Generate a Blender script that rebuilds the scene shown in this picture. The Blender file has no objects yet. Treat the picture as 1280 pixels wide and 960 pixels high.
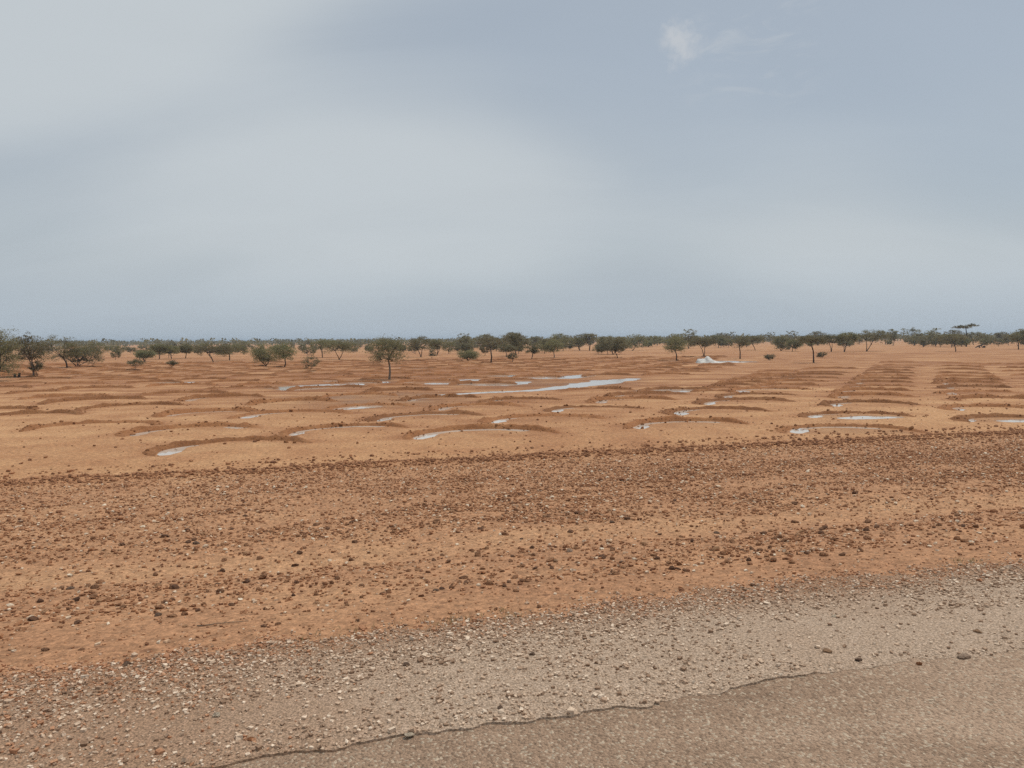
import bpy, bmesh, math, random
import numpy as np
from mathutils import Vector, Matrix

# tuned values
SKY_SEED = 37.2
SKY_SHIFT = 0.0
VERGE_SOIL = (0.44, 0.245, 0.14)
CLOUD_LO, CLOUD_HI, CLOUD_HORIZON = (4.1, 4.6, 5.1), (5.4, 5.85, 6.15), (4.3, 4.95, 5.6)
PUFF_DIR = (0.199, 0.932, 0.347)
SAND_PALE, SAND_MID, SAND_RED = (0.55, 0.312, 0.158), (0.425, 0.214, 0.105), (0.295, 0.128, 0.059)
WET_MUD = (0.20, 0.115, 0.07)
BUND_DARK, BUND_MID, BUND_PALE = (0.215, 0.09, 0.038), (0.285, 0.128, 0.056), (0.37, 0.185, 0.086)
GRAVEL_PALE, GRAVEL_RED = (0.60, 0.45, 0.335), (0.42, 0.235, 0.14)
ROAD_DARK, ROAD_MID, ROAD_PALE = (0.33, 0.217, 0.145), (0.43, 0.29, 0.197), (0.55, 0.385, 0.27)
STONE_STOPS = [(0.0, (0.19, 0.088, 0.048)), (0.3, (0.33, 0.158, 0.08)), (0.70, (0.47, 0.245, 0.13)), (0.88, (0.50, 0.30, 0.175)), (0.94, (0.64, 0.49, 0.35)), (1.0, (0.74, 0.62, 0.47))]
STONE_STOPS_BIG = [(0.0, (0.14, 0.075, 0.048)), (0.4, (0.25, 0.128, 0.07)), (0.75, (0.36, 0.18, 0.094)), (1.0, (0.43, 0.245, 0.135))]
PEBBLE_STOPS = [(0.0, (0.23, 0.14, 0.088)), (0.3, (0.44, 0.30, 0.205)), (0.58, (0.60, 0.445, 0.32)), (0.78, (0.72, 0.575, 0.44)), (0.86, (0.48, 0.265, 0.155)), (1.0, (0.38, 0.18, 0.095))]
LEAF_STOPS = [(0.0, (0.14, 0.13, 0.07)), (0.5, (0.23, 0.21, 0.112)), (1.0, (0.33, 0.295, 0.165))]
N_STONES, N_GRIT, N_PEBBLES = 190000, 85000, 130000
HAZE_DENSITY = 0.0003

# ------------------------------------------------------------------ camera, sky, sun, exposure
scene = bpy.context.scene
COL = scene.collection
CAM_Z = 2.8
cam_data = bpy.data.cameras.new('camera')
cam_data.sensor_width = 36.0
cam_data.lens = 27.0
cam_data.clip_start = 0.05
cam_data.clip_end = 60000
cam = bpy.data.objects.new('camera', cam_data)
COL.objects.link(cam)
cam.matrix_world = (Matrix.Translation((0, 0, CAM_Z)) @ Matrix.Rotation(math.radians(90 - 3.31), 4, 'X')
                    @ Matrix.Rotation(math.radians(-0.45), 4, 'Z'))
scene.camera = cam

SUN_EL, SUN_AZ = math.radians(64), math.radians(52)     # azimuth clockwise from +Y (view direction)
world = bpy.data.worlds.new('World')
scene.world = world
world.use_nodes = True
wt = world.node_tree
wt.nodes.clear()


def N(t, kind, **kw):
    n = t.nodes.new(kind)
    for k, v in kw.items():
        setattr(n, k, v)
    return n


def math_node(t, op, a, b=None, c=None, clamp=False):
    n = t.nodes.new('ShaderNodeMath')
    n.operation = op
    n.use_clamp = clamp
    for i, v in enumerate((a, b, c)):
        if v is None:
            continue
        if isinstance(v, (int, float)):
            n.inputs[i].default_value = v
        else:
            t.links.new(v, n.inputs[i])
    return n.outputs[0]


def map_range(t, v, a, b, c=0.0, d=1.0, smooth=True):
    n = t.nodes.new('ShaderNodeMapRange')
    n.interpolation_type = 'SMOOTHSTEP' if smooth else 'LINEAR'
    t.links.new(v, n.inputs['Value'])
    for k, x in (('From Min', a), ('From Max', b), ('To Min', c), ('To Max', d)):
        n.inputs[k].default_value = x
    return n.outputs['Result']


def mix_rgb(t, f, a, b, blend='MIX'):
    n = t.nodes.new('ShaderNodeMix')
    n.data_type = 'RGBA'
    n.blend_type = blend
    for sock, v in ((n.inputs[0], f), (n.inputs[6], a), (n.inputs[7], b)):
        if isinstance(v, (int, float)):
            sock.default_value = v
        elif isinstance(v, tuple):
            sock.default_value = (*v[:3], 1)
        else:
            t.links.new(v, sock)
    return n.outputs[2]


def noise(t, vec, scale, detail=3, rough=0.5, dist=0.0, dim='3D'):
    n = t.nodes.new('ShaderNodeTexNoise')
    n.noise_dimensions = dim
    if vec is not None:
        t.links.new(vec, n.inputs['Vector'])
    n.inputs['Scale'].default_value = scale
    n.inputs['Detail'].default_value = detail
    n.inputs['Roughness'].default_value = rough
    n.inputs['Distortion'].default_value = dist
    return n.outputs['Fac']


sky = N(wt, 'ShaderNodeTexSky', sky_type='NISHITA')
sky.sun_disc = False
sky.sun_elevation = SUN_EL
sky.sun_rotation = SUN_AZ
sky.altitude = 250
sky.air_density = 1.2
sky.dust_density = 1.0
tc = N(wt, 'ShaderNodeTexCoord')
sep = N(wt, 'ShaderNodeSeparateXYZ')
wt.links.new(tc.outputs['Generated'], sep.inputs[0])
zc = math_node(wt, 'MAXIMUM', sep.outputs['Z'], 0.0)
den = math_node(wt, 'ADD', zc, 0.30)
cmb = N(wt, 'ShaderNodeCombineXYZ')
wt.links.new(math_node(wt, 'ADD', math_node(wt, 'MULTIPLY', math_node(wt, 'DIVIDE', sep.outputs['X'], den), 0.5), SKY_SHIFT), cmb.inputs[0])
wt.links.new(math_node(wt, 'DIVIDE', sep.outputs['Y'], den), cmb.inputs[1])
cmb.inputs[2].default_value = SKY_SEED
layer = noise(wt, cmb.outputs[0], 0.78, 2, 0.4, 0.3)
wisp = noise(wt, cmb.outputs[0], 2.2, 5, 0.55, 0.6)
thick = math_node(wt, 'ADD', math_node(wt, 'MULTIPLY', layer, 0.94), math_node(wt, 'MULTIPLY', wisp, 0.06))
cover = map_range(wt, thick, 0.36, 0.58, 0.80, 0.97)
cover = math_node(wt, 'MAXIMUM', cover, map_range(wt, zc, 0.05, 0.34, 0.96, 0.45))
shade = map_range(wt, wisp, 0.3, 0.7, 0.985, 1.015)
cloud_col = mix_rgb(wt, map_range(wt, thick, 0.38, 0.58), CLOUD_LO, CLOUD_HI)
cloud_col = mix_rgb(wt, map_range(wt, zc, 0.0, 0.12), CLOUD_HORIZON, cloud_col)
cc = N(wt, 'ShaderNodeVectorMath', operation='SCALE')
wt.links.new(cloud_col, cc.inputs[0])
wt.links.new(shade, cc.inputs['Scale'])
sky_mix = mix_rgb(wt, cover, sky.outputs[0], cc.outputs[0])
# the one small bright cumulus scrap high right of the middle
puff_dir = Vector(PUFF_DIR).normalized()
warp = N(wt, 'ShaderNodeTexNoise')
warp.inputs['Scale'].default_value = 26
warp.inputs['Detail'].default_value = 7
warp.inputs['Roughness'].default_value = 0.62
wt.links.new(tc.outputs['Generated'], warp.inputs['Vector'])
wv = N(wt, 'ShaderNodeVectorMath', operation='MULTIPLY_ADD')
wt.links.new(warp.outputs['Color'], wv.inputs[0])
wv.inputs[1].default_value = (0.075, 0.075, 0.075)
wt.links.new(tc.outputs['Generated'], wv.inputs[2])
sb = N(wt, 'ShaderNodeVectorMath', operation='SUBTRACT')
wt.links.new(wv.outputs[0], sb.inputs[0])
sb.inputs[1].default_value = tuple(puff_dir + Vector((0.0375, 0.0375, 0.0375)))
sc_ = N(wt, 'ShaderNodeVectorMath', operation='MULTIPLY')
wt.links.new(sb.outputs[0], sc_.inputs[0])
sc_.inputs[1].default_value = (0.85, 0.85, 1.25)
ln = N(wt, 'ShaderNodeVectorMath', operation='LENGTH')
wt.links.new(sc_.outputs[0], ln.inputs[0])
puff = map_range(wt, ln.outputs['Value'], 0.006, 0.030, 0.56, 0.0)
sky_mix = mix_rgb(wt, puff, sky_mix, (6.2, 6.3, 6.4))
# thin torn wisps trailing off beside it
ws = N(wt, 'ShaderNodeVectorMath', operation='DISTANCE')
wt.links.new(tc.outputs['Generated'], ws.inputs[0])
ws.inputs[1].default_value = tuple(Vector((0.285, 0.93, 0.352)).normalized())
tm = N(wt, 'ShaderNodeMapping')
tm.inputs['Scale'].default_value = (0.7, 0.7, 2.2)
tm.inputs['Location'].default_value = (0.31, 0.0, 0.12)
wt.links.new(tc.outputs['Generated'], tm.inputs['Vector'])
torn = noise(wt, tm.outputs[0], 20.0, 7, 0.62, 0.8)
wisps = math_node(wt, 'MULTIPLY', map_range(wt, torn, 0.46, 0.72, 0.0, 0.34), map_range(wt, ws.outputs['Value'], 0.03, 0.12, 1.0, 0.0))
sky_mix = mix_rgb(wt, wisps, sky_mix, (5.6, 5.9, 6.15))
bg = N(wt, 'ShaderNodeBackground')
bg.inputs['Strength'].default_value = 0.1
wt.links.new(sky_mix, bg.inputs['Color'])
wo = N(wt, 'ShaderNodeOutputWorld')
wt.links.new(bg.outputs[0], wo.inputs['Surface'])

sun_data = bpy.data.lights.new('sun', 'SUN')
sun_data.energy = 2.4
sun_data.angle = math.radians(1.5)
sun_data.color = (1.0, 0.95, 0.87)
sun = bpy.data.objects.new('sun', sun_data)
COL.objects.link(sun)
sdir = Vector((math.cos(SUN_EL) * math.sin(SUN_AZ), math.cos(SUN_EL) * math.cos(SUN_AZ), math.sin(SUN_EL)))
sun.rotation_euler = sdir.to_track_quat('Z', 'Y').to_euler()
sun.location = (0, 0, 40)

vs = scene.view_settings
vs.view_transform = 'Standard'
vs.look = 'None'
vs.exposure = 0.0
vs.gamma = 1.0
vs.use_curve_mapping = False
scene.render.engine = 'CYCLES'
scene.cycles.use_denoising = False
scene.cycles.max_bounces = 4
scene.cycles.diffuse_bounces = 3
scene.cycles.glossy_bounces = 2
scene.cycles.transmission_bounces = 2
scene.cycles.volume_bounces = 0

# ------------------------------------------------------------------ helpers
rng = np.random.default_rng(11)
random.seed(11)
ROAD_DIR = np.array([math.sin(math.radians(74.7)), math.cos(math.radians(74.7))])
ROAD_OUT = np.array([-ROAD_DIR[1], ROAD_DIR[0]])        # away from the road, over the field


def value_noise(x, y, seed=0):
    xi, yi = np.floor(x).astype(np.int64), np.floor(y).astype(np.int64)
    fx, fy = x - xi, y - yi
    fx, fy = fx * fx * (3 - 2 * fx), fy * fy * (3 - 2 * fy)

    def h(a, b):
        n = (a * 374761393 + b * 668265263 + seed * 974711) & 0x7fffffff
        n = ((n ^ (n >> 13)) * 1274126177) & 0x7fffffff
        return ((n ^ (n >> 16)) & 0xffff) / 65535.0
    a, b, c, d = h(xi, yi), h(xi + 1, yi), h(xi, yi + 1), h(xi + 1, yi + 1)
    return (a + (b - a) * fx) * (1 - fy) + (c + (d - c) * fx) * fy - 0.5


def fbm(x, y, octaves=3, seed=0):
    v, a = 0.0, 1.0
    for k in range(octaves):
        v = v + a * value_noise(x * 2 ** k + 17.3 * k, y * 2 ** k - 9.1 * k, seed + k)
        a *= 0.5
    return v


def smooth(a, b, x):
    t = np.clip((x - a) / (b - a), 0, 1)
    return t * t * (3 - 2 * t)


PROFILE_S = [-400, 3.9, 5.9, 9.0, 17.0, 90000]
PROFILE_Z = [0.75, 0.75, 0.63, 0.20, 0.0, 0.0]


def road_coords(x, y):
    return x * ROAD_DIR[0] + y * ROAD_DIR[1], x * ROAD_OUT[0] + y * ROAD_OUT[1]


def from_road(u, s):
    return u * ROAD_DIR[0] + s * ROAD_OUT[0], u * ROAD_DIR[1] + s * ROAD_OUT[1]


def bank(s):
    return np.interp(s, PROFILE_S, PROFILE_Z)


def base_height(x, y):
    x, y = np.asarray(x, float), np.asarray(y, float)
    u, s = road_coords(x, y)
    r = np.hypot(x, y)
    z = bank(s)
    verge = smooth(5.8, 7.0, s) * (1 - smooth(15.2, 17.3, s))
    z = z + verge * (0.05 * fbm(u * 0.5, s * 0.9, 3, 5) + 0.03 * fbm(u * 2.2, s * 2.6, 2, 9))
    z = z + 0.04 * np.exp(-((s - 17.45 + 0.12 * fbm(u * 0.5, u * 0, 2, 3)) / 0.22) ** 2) * (0.6 + fbm(u * 1.3, u * 0, 2, 77))
    field = smooth(16.5, 17.8, s)
    z = z + field * (0.006 * fbm(x * 0.9, y * 0.9, 3, 21) + 0.005 * value_noise(x * 3.1, y * 3.1, 31) + 0.009)
    z = z + smooth(120, 400, r) * 0.5 * fbm(x * 0.004, y * 0.004, 3, 41)
    return z


def mesh_np(name, verts, faces_flat, face_len, mats=(), mat_idx=None, flat=True, attrs=None):
    me = bpy.data.meshes.new(name)
    verts = np.asarray(verts, np.float32)
    faces_flat = np.asarray(faces_flat, np.int32).ravel()
    nf = len(faces_flat) // face_len
    me.vertices.add(len(verts))
    me.vertices.foreach_set('co', verts.ravel())
    me.loops.add(len(faces_flat))
    me.loops.foreach_set('vertex_index', faces_flat)
    me.polygons.add(nf)
    me.polygons.foreach_set('loop_start', np.arange(nf, dtype=np.int32) * face_len)
    if mat_idx is not None:
        me.polygons.foreach_set('material_index', np.asarray(mat_idx, np.int32))
    me.polygons.foreach_set('use_smooth', np.full(nf, not flat))
    for m in mats:
        me.materials.append(m)
    for k, v in (attrs or {}).items():
        a = me.attributes.new(k, 'FLOAT', 'POINT')
        a.data.foreach_set('value', np.asarray(v, np.float32))
    me.update(calc_edges=True)
    me.validate()
    return me


def link(name, me, parent=None, loc=None):
    o = bpy.data.objects.new(name, me)
    COL.objects.link(o)
    if loc is not None:
        o.location = loc
    if parent is not None:
        o.parent = parent
    return o


def tag(o, label=None, cat=None, group=None, kind=None):
    for k, v in (('label', label), ('category', cat), ('group', group), ('kind', kind)):
        if v:
            o[k] = v
    return o


def material(name):
    m = bpy.data.materials.new(name)
    m.use_nodes = True
    t = m.node_tree
    b = t.nodes['Principled BSDF']
    b.inputs['Roughness'].default_value = 0.95
    b.inputs['Specular IOR Level'].default_value = 0.15
    return m, t, b


def attr(t, name):
    n = N(t, 'ShaderNodeAttribute', attribute_name=name)
    return n.outputs['Fac']


def ramp(t, fac, stops):
    n = N(t, 'ShaderNodeValToRGB')
    e = n.color_ramp.elements
    while len(e) < len(stops):
        e.new(0.5)
    for el, (p, c) in zip(e, stops):
        el.position = p
        el.color = (*c, 1)
    t.links.new(fac, n.inputs[0])
    return n.outputs[0]


def bump(t, b, height, strength, dist):
    n = N(t, 'ShaderNodeBump')
    n.inputs['Strength'].default_value = strength
    n.inputs['Distance'].default_value = dist
    t.links.new(height, n.inputs['Height'])
    t.links.new(n.outputs[0], b.inputs['Normal'])


def pos(t):
    return N(t, 'ShaderNodeNewGeometry').outputs['Position']


def voronoi(t, vec, scale, feature='F1', out='Distance'):
    n = N(t, 'ShaderNodeTexVoronoi', feature=feature)
    t.links.new(vec, n.inputs['Vector'])
    n.inputs['Scale'].default_value = scale
    return n.outputs[out]


# ------------------------------------------------------------------ surveyed positions (metres)
# near/columns 81 far 193
MOONS = [
  (-9.11, 18.84, -5.55, 21.15, 'B', 'thick earth half-moon bund nearest the stony verge, long puddle at one end'),
  (-15.82, 24.43, -11.84, 26.0, '', 'dry smooth half-moon bund beside the leftmost two-puddle bund, left of it'),
  (-11.81, 22.77, -8.26, 25.03, 'BR', 'half-moon bund holding a separate puddle at each of its two ends'),
  (-7.01, 22.65, -3.24, 24.69, 'BA', 'half-moon bund lined inside by one long continuous arc of pale water'),
  (-3.15, 21.69, 1.43, 22.89, 'BA', 'crumbling half-moon bund near the verge, clods along its dry end'),
  (3.55, 23.78, 7.74, 24.84, 'BA', 'lone half-moon bund with hook-shaped puddle, clear ground in front of it'),
  (7.87, 22.47, 12.08, 22.2, 'BD', 'half-moon bund at the near end of the long column, curved pale puddle'),
  (-20.26, 28.47, -16.81, 30.03, '', 'low half-moon bund at the left edge, above the smooth dry one'),
  (-17.73, 31.11, -14.58, 34.27, '', 'dry half-moon bund with lumpy crest overlapping its left neighbour'),
  (-21.61, 34.92, -17.99, 37.85, '', 'half-moon bund with a small lump on its crest, left part of field'),
  (-24.7, 38.02, -20.75, 39.74, '', 'long thin half-moon bund left of the lumpy one'),
  (-27.8, 42.26, -26.38, 44.73, '', 'short half-moon ridge close to the left edge of the field'),
  (-27.08, 45.52, -23.3, 47.31, '', 'low half-moon bund in front of the two leafy trees at left'),
  (-23.1, 31.56, -20.15, 32.39, '', 'half-moon bund cut by the left edge of the picture'),
  (-34.13, 50.33, -33.22, 54.92, '', 'half-moon ridge below the bush at the left edge'),
  (-19.73, 40.19, -15.29, 41.49, '', 'reddish half-moon bund between lumpy bund and muddy half-moon, dry'),
  (-13.35, 28.53, -10.06, 30.81, 'A', 'half-moon bund with a thin streak of water along its left arm'),
  (-10.32, 28.0, -6.08, 29.48, 'B', 'half-moon bund with one short puddle and broken clods at its left tip'),
  (-15.8, 36.17, -12.38, 38.85, 'B', 'half-moon bund around a grey muddy floor with small bright puddle'),
  (-11.66, 33.59, -8.03, 35.41, '', 'dark crumbly dry half-moon bund in front of the wide pool'),
  (-18.25, 45.18, -13.83, 45.37, '', 'half-moon bund touching the left end of the wide pool'),
  (-5.06, 26.52, -0.99, 28.45, 'BA', 'half-moon bund with round puddle at left tip and thin arc of water'),
  (-7.6, 31.31, -4.08, 32.5, 'P', 'half-moon bund enclosing a broad flat pool on its left half'),
  (-9.45, 38.01, -5.66, 38.69, '', 'thin half-moon bund on brown mud in front of the pale-trunked tree'),
  (-7.73, 40.64, -4.25, 42.8, '', 'half-moon bund just right of and below the pale-trunked tree'),
  (-12.51, 43.1, -8.44, 46.22, 'P', 'half-moon bund behind the wide pool left of the pale-trunked tree'),
  (-5.14, 35.13, -1.56, 37.19, 'b', 'half-moon bund just below the left end of the long channel pool'),
  (-1.53, 33.9, 2.28, 35.32, 'b', 'half-moon bund directly below the middle of the long channel pool'),
  (-3.3, 30.59, 0.66, 32.07, 'B', 'half-moon bund with slanting puddle, two rows below the channel pool'),
  (-1.09, 25.72, 3.37, 26.95, 'B', 'half-moon bund with forked bright puddle right behind the crumbling bund'),
  (1.23, 29.53, 5.2, 30.56, 'B', 'half-moon bund with small puddle, next behind the forked-puddle bund'),
  (3.42, 33.43, 7.63, 34.79, 'B', 'half-moon bund with small puddle, in front of the oval pool'),
  (4.63, 36.05, 8.78, 38.23, 'B', 'half-moon bund immediately in front of the oval pool'),
  (6.72, 40.23, 10.83, 41.01, 'P', 'half-moon bund closing the back of the oval pool'),
  (5.74, 27.91, 9.89, 29.13, 'B', 'half-moon bund behind the hook-puddle bund, three dark stones inside'),
  (7.8, 32.2, 12.39, 33.42, 'B', 'third half-moon bund behind the hook-puddle bund, crumbly right tip'),
  (9.64, 35.53, 13.88, 37.12, 'B', 'fourth half-moon bund behind the hook-puddle bund'),
  (11.42, 39.08, 16.14, 41.02, 'bA', 'half-moon bund with dark specks beside its streak of water'),
  (13.68, 42.69, 18.05, 44.35, 'b', 'first earth half-moon bund from the road in the second column left of the clear strip'),
  (15.74, 47.12, 19.96, 48.32, 'b', 'second earth half-moon bund from the road in the second column left of the clear strip'),
  (18.17, 51.53, 22.23, 51.96, 'b', 'third earth half-moon bund from the road in the second column left of the clear strip'),
  (20.34, 55.71, 24.53, 56.26, '', 'fourth earth half-moon bund from the road in the second column left of the clear strip'),
  (22.52, 59.97, 26.4, 59.99, '', 'fifth earth half-moon bund from the road in the second column left of the clear strip'),
  (25.42, 66.6, 30.56, 67.37, '', 'sixth earth half-moon bund from the road in the second column left of the clear strip'),
  (9.37, 39.92, 11.51, 39.37, '', 'first earth half-moon bund from the road in the third column left of the clear strip'),
  (10.53, 42.38, 12.87, 42.1, 'b', 'second earth half-moon bund from the road in the third column left of the clear strip'),
  (11.59, 44.43, 14.41, 44.83, 'b', 'third earth half-moon bund from the road in the third column left of the clear strip'),
  (12.67, 46.69, 16.11, 47.07, 'b', 'fourth earth half-moon bund from the road in the third column left of the clear strip'),
  (14.27, 50.09, 18.08, 50.52, '', 'fifth earth half-moon bund from the road in the third column left of the clear strip'),
  (16.34, 54.0, 19.98, 54.57, '', 'sixth earth half-moon bund from the road in the third column left of the clear strip'),
  (17.84, 57.39, 21.22, 56.82, '', 'seventh earth half-moon bund from the road in the third column left of the clear strip'),
  (20.0, 62.67, 23.42, 62.03, '', 'eighth earth half-moon bund from the road in the third column left of the clear strip'),
  (10.05, 26.71, 14.14, 26.67, 'BP', 'second earth half-moon bund from the road in the long column left of the clear strip'),
  (12.72, 30.98, 16.69, 31.38, 'B', 'third earth half-moon bund from the road in the long column left of the clear strip'),
  (14.73, 35.01, 18.83, 35.56, 'B', 'fourth earth half-moon bund from the road in the long column left of the clear strip'),
  (16.41, 38.52, 20.56, 39.23, 'b', 'fifth earth half-moon bund from the road in the long column left of the clear strip'),
  (18.19, 41.78, 22.57, 42.65, 'b', 'sixth earth half-moon bund from the road in the long column left of the clear strip'),
  (20.25, 45.66, 24.38, 46.35, 'b', 'seventh earth half-moon bund from the road in the long column left of the clear strip'),
  (22.22, 49.41, 26.19, 49.8, 'b', 'eighth earth half-moon bund from the road in the long column left of the clear strip'),
  (24.24, 53.3, 28.29, 53.8, '', 'ninth earth half-moon bund from the road in the long column left of the clear strip'),
  (26.56, 57.87, 30.42, 57.86, '', 'tenth earth half-moon bund from the road in the long column left of the clear strip'),
  (29.02, 62.53, 32.72, 62.62, '', 'eleventh earth half-moon bund from the road in the long column left of the clear strip'),
  (31.85, 68.03, 35.88, 68.14, '', 'twelfth earth half-moon bund from the road in the long column left of the clear strip'),
  (34.68, 73.58, 38.98, 72.6, '', 'thirteenth earth half-moon bund from the road in the long column left of the clear strip'),
  (39.4, 82.52, 43.33, 81.5, '', 'farthest earth half-moon bund from the road in the long column left of the clear strip'),
  (14.68, 25.06, 18.13, 25.31, 'BP', 'first earth half-moon bund from the road in the column right of the clear strip'),
  (16.52, 28.9, 20.18, 29.25, 'B', 'second earth half-moon bund from the road in the column right of the clear strip'),
  (19.24, 33.18, 23.05, 33.69, '', 'third earth half-moon bund from the road in the column right of the clear strip'),
  (20.74, 36.91, 24.9, 37.55, 'b', 'fourth earth half-moon bund from the road in the column right of the clear strip'),
  (22.91, 40.86, 26.83, 41.05, 'b', 'fifth earth half-moon bund from the road in the column right of the clear strip'),
  (24.78, 44.64, 28.95, 44.88, 'b', 'sixth earth half-moon bund from the road in the column right of the clear strip'),
  (26.94, 48.71, 30.93, 48.12, '', 'seventh earth half-moon bund from the road in the column right of the clear strip'),
  (29.04, 52.53, 32.71, 51.39, '', 'eighth earth half-moon bund from the road in the column right of the clear strip'),
  (31.85, 57.61, 35.0, 55.73, '', 'ninth earth half-moon bund from the road in the column right of the clear strip'),
  (35.55, 64.56, 38.03, 61.59, '', 'tenth earth half-moon bund from the road in the column right of the clear strip'),
  (39.19, 71.47, 41.61, 67.88, '', 'eleventh earth half-moon bund from the road in the column right of the clear strip'),
  (44.14, 79.9, 45.44, 74.51, '', 'twelfth earth half-moon bund from the road in the column right of the clear strip'),
  (35.06, 53.86, 37.99, 52.78, '', 'first earth half-moon bund from the road in the short far column at the right edge'),
  (38.3, 60.0, 41.48, 58.66, '', 'second earth half-moon bund from the road in the short far column at the right edge'),
  (41.75, 65.96, 44.45, 63.62, '', 'third earth half-moon bund from the road in the short far column at the right edge'),
  (46.29, 75.51, 49.51, 72.39, '', 'fourth earth half-moon bund from the road in the short far column at the right edge'),
  (2.69, 41.2, 6.6, 41.71, '', ''),
  (-8.9, 46.58, -5.53, 47.33, '', ''),
  (-3.93, 47.62, 0.31, 48.38, '', ''),
  (-34.39, 47.24, -30.3, 48.11, '', ''),
  (-23.33, 48.55, -19.12, 49.38, '', ''),
  (-17.78, 49.27, -14.39, 49.85, '', ''),
  (-12.21, 50.62, -8.71, 51.1, '', ''),
  (-7.59, 50.79, -3.44, 51.64, 'b', ''),
  (-2.29, 52.08, 1.86, 52.62, '', ''),
  (-31.84, 51.71, -27.86, 52.23, '', ''),
  (-26.54, 52.61, -22.91, 53.38, '', ''),
  (-21.03, 53.12, -17.56, 53.8, '', ''),
  (-15.69, 53.86, -12.23, 54.24, '', ''),
  (-11.02, 55.19, -7.3, 55.82, '', ''),
  (-5.29, 55.28, -1.58, 56.1, 'b', ''),
  (0.04, 56.55, 3.72, 56.88, 'b', ''),
  (5.4, 57.54, 9.52, 58.37, '', ''),
  (10.03, 58.27, 13.87, 58.92, '', ''),
  (-30.53, 56.2, -26.24, 57.14, '', ''),
  (-24.67, 56.59, -21.04, 57.02, '', ''),
  (-18.75, 57.98, -15.23, 58.4, '', ''),
  (-13.71, 58.16, -9.59, 58.92, '', ''),
  (-8.31, 59.24, -4.4, 59.67, 'b', ''),
  (-3.75, 60.16, -0.25, 60.5, '', ''),
  (1.53, 61.24, 5.56, 62.01, '', ''),
  (7.46, 62.12, 11.52, 62.79, '', ''),
  (12.61, 62.82, 16.49, 63.24, '', ''),
  (-38.18, 59.19, -34.22, 59.59, '', ''),
  (-32.83, 59.38, -28.88, 60.23, '', ''),
  (-28.23, 60.53, -24.65, 61.28, '', ''),
  (-22.88, 61.68, -18.89, 62.22, '', ''),
  (-17.13, 62.4, -12.91, 63.17, '', ''),
  (-12.2, 63.03, -7.85, 63.63, 'b', ''),
  (-6.57, 63.81, -2.69, 64.48, '', ''),
  (-1.9, 64.2, 2.18, 65.08, '', ''),
  (3.25, 65.87, 7.43, 66.54, 'b', ''),
  (9.35, 66.57, 13.36, 66.94, '', ''),
  (14.07, 67.23, 17.58, 67.72, '', ''),
  (-42.09, 62.26, -38.49, 63.05, 'b', ''),
  (-36.46, 63.11, -32.1, 63.6, 'b', ''),
  (-31.53, 64.44, -27.55, 65.29, '', ''),
  (-26.23, 64.8, -22.48, 65.66, 'b', ''),
  (-20.65, 66.08, -17.23, 66.86, '', ''),
  (-15.48, 66.95, -11.19, 67.37, '', ''),
  (-10.12, 67.71, -6.76, 68.37, 'b', ''),
  (-4.97, 68.09, -1.28, 68.58, '', ''),
  (0.38, 69.19, 4.74, 69.68, 'b', ''),
  (6.2, 70.29, 10.18, 71.19, 'b', ''),
  (11.43, 70.97, 15.41, 71.79, 'b', ''),
  (16.09, 71.45, 19.92, 72.08, '', ''),
  (-45.23, 66.59, -41.46, 66.99, '', ''),
  (-39.82, 67.13, -35.99, 67.54, 'b', ''),
  (-34.2, 68.27, -30.4, 68.67, '', ''),
  (-29.13, 69.01, -25.35, 69.87, '', ''),
  (-24.3, 69.71, -20.36, 70.39, '', ''),
  (-19.3, 70.52, -15.12, 70.97, 'b', ''),
  (-13.67, 71.21, -9.86, 71.71, '', ''),
  (-8.5, 72.02, -4.48, 72.68, '', ''),
  (-2.29, 72.81, 1.4, 73.42, '', ''),
  (2.49, 74.16, 6.05, 74.71, 'b', ''),
  (7.89, 74.82, 12.25, 75.29, '', ''),
  (13.01, 75.02, 17.13, 75.9, 'b', ''),
  (18.72, 76.56, 22.68, 77.21, '', ''),
  (-48.84, 70.28, -44.63, 71.26, 'b', ''),
  (-43.59, 70.82, -39.71, 71.39, 'b', ''),
  (-37.72, 71.92, -33.74, 72.56, '', ''),
  (-32.31, 72.39, -28.49, 72.8, 'b', ''),
  (-26.9, 73.41, -23.19, 73.88, '', ''),
  (-22.09, 74.35, -18.71, 75.11, 'b', ''),
  (-16.36, 75.25, -12.57, 75.74, '', ''),
  (-11.15, 76.07, -7.24, 76.55, '', ''),
  (-6.5, 76.79, -2.5, 77.45, '', ''),
  (-0.96, 77.33, 3.33, 78.12, '', ''),
  (5.01, 78.52, 8.71, 79.01, '', ''),
  (9.7, 79.22, 13.27, 79.77, '', ''),
  (15.02, 80.23, 18.66, 80.99, '', ''),
  (20.3, 81.4, 23.86, 81.76, '', ''),
  (-51.58, 74.43, -47.87, 74.94, '', ''),
  (-47.05, 74.68, -42.95, 75.38, '', ''),
  (-40.83, 75.63, -36.74, 76.21, 'b', ''),
  (-35.75, 76.36, -32.35, 76.8, 'b', ''),
  (-30.73, 77.4, -26.66, 78.27, '', ''),
  (-25.05, 78.39, -21.34, 79.2, 'b', ''),
  (-19.81, 79.19, -15.52, 80.07, '', ''),
  (-14.97, 79.98, -10.75, 80.69, '', ''),
  (-8.95, 80.65, -5.23, 81.0, '', ''),
  (-3.91, 81.77, -0.29, 82.18, '', ''),
  (1.54, 82.28, 5.32, 82.83, '', ''),
  (6.29, 83.49, 9.64, 84.11, '', ''),
  (11.76, 84.34, 15.42, 84.73, '', ''),
  (16.72, 85.0, 20.62, 85.71, '', ''),
  (-54.51, 78.09, -51.03, 78.8, '', ''),
  (-49.45, 78.72, -46.01, 79.05, '', ''),
  (-44.08, 79.65, -40.52, 80.37, 'b', ''),
  (-38.82, 80.28, -35.43, 80.67, '', ''),
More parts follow.
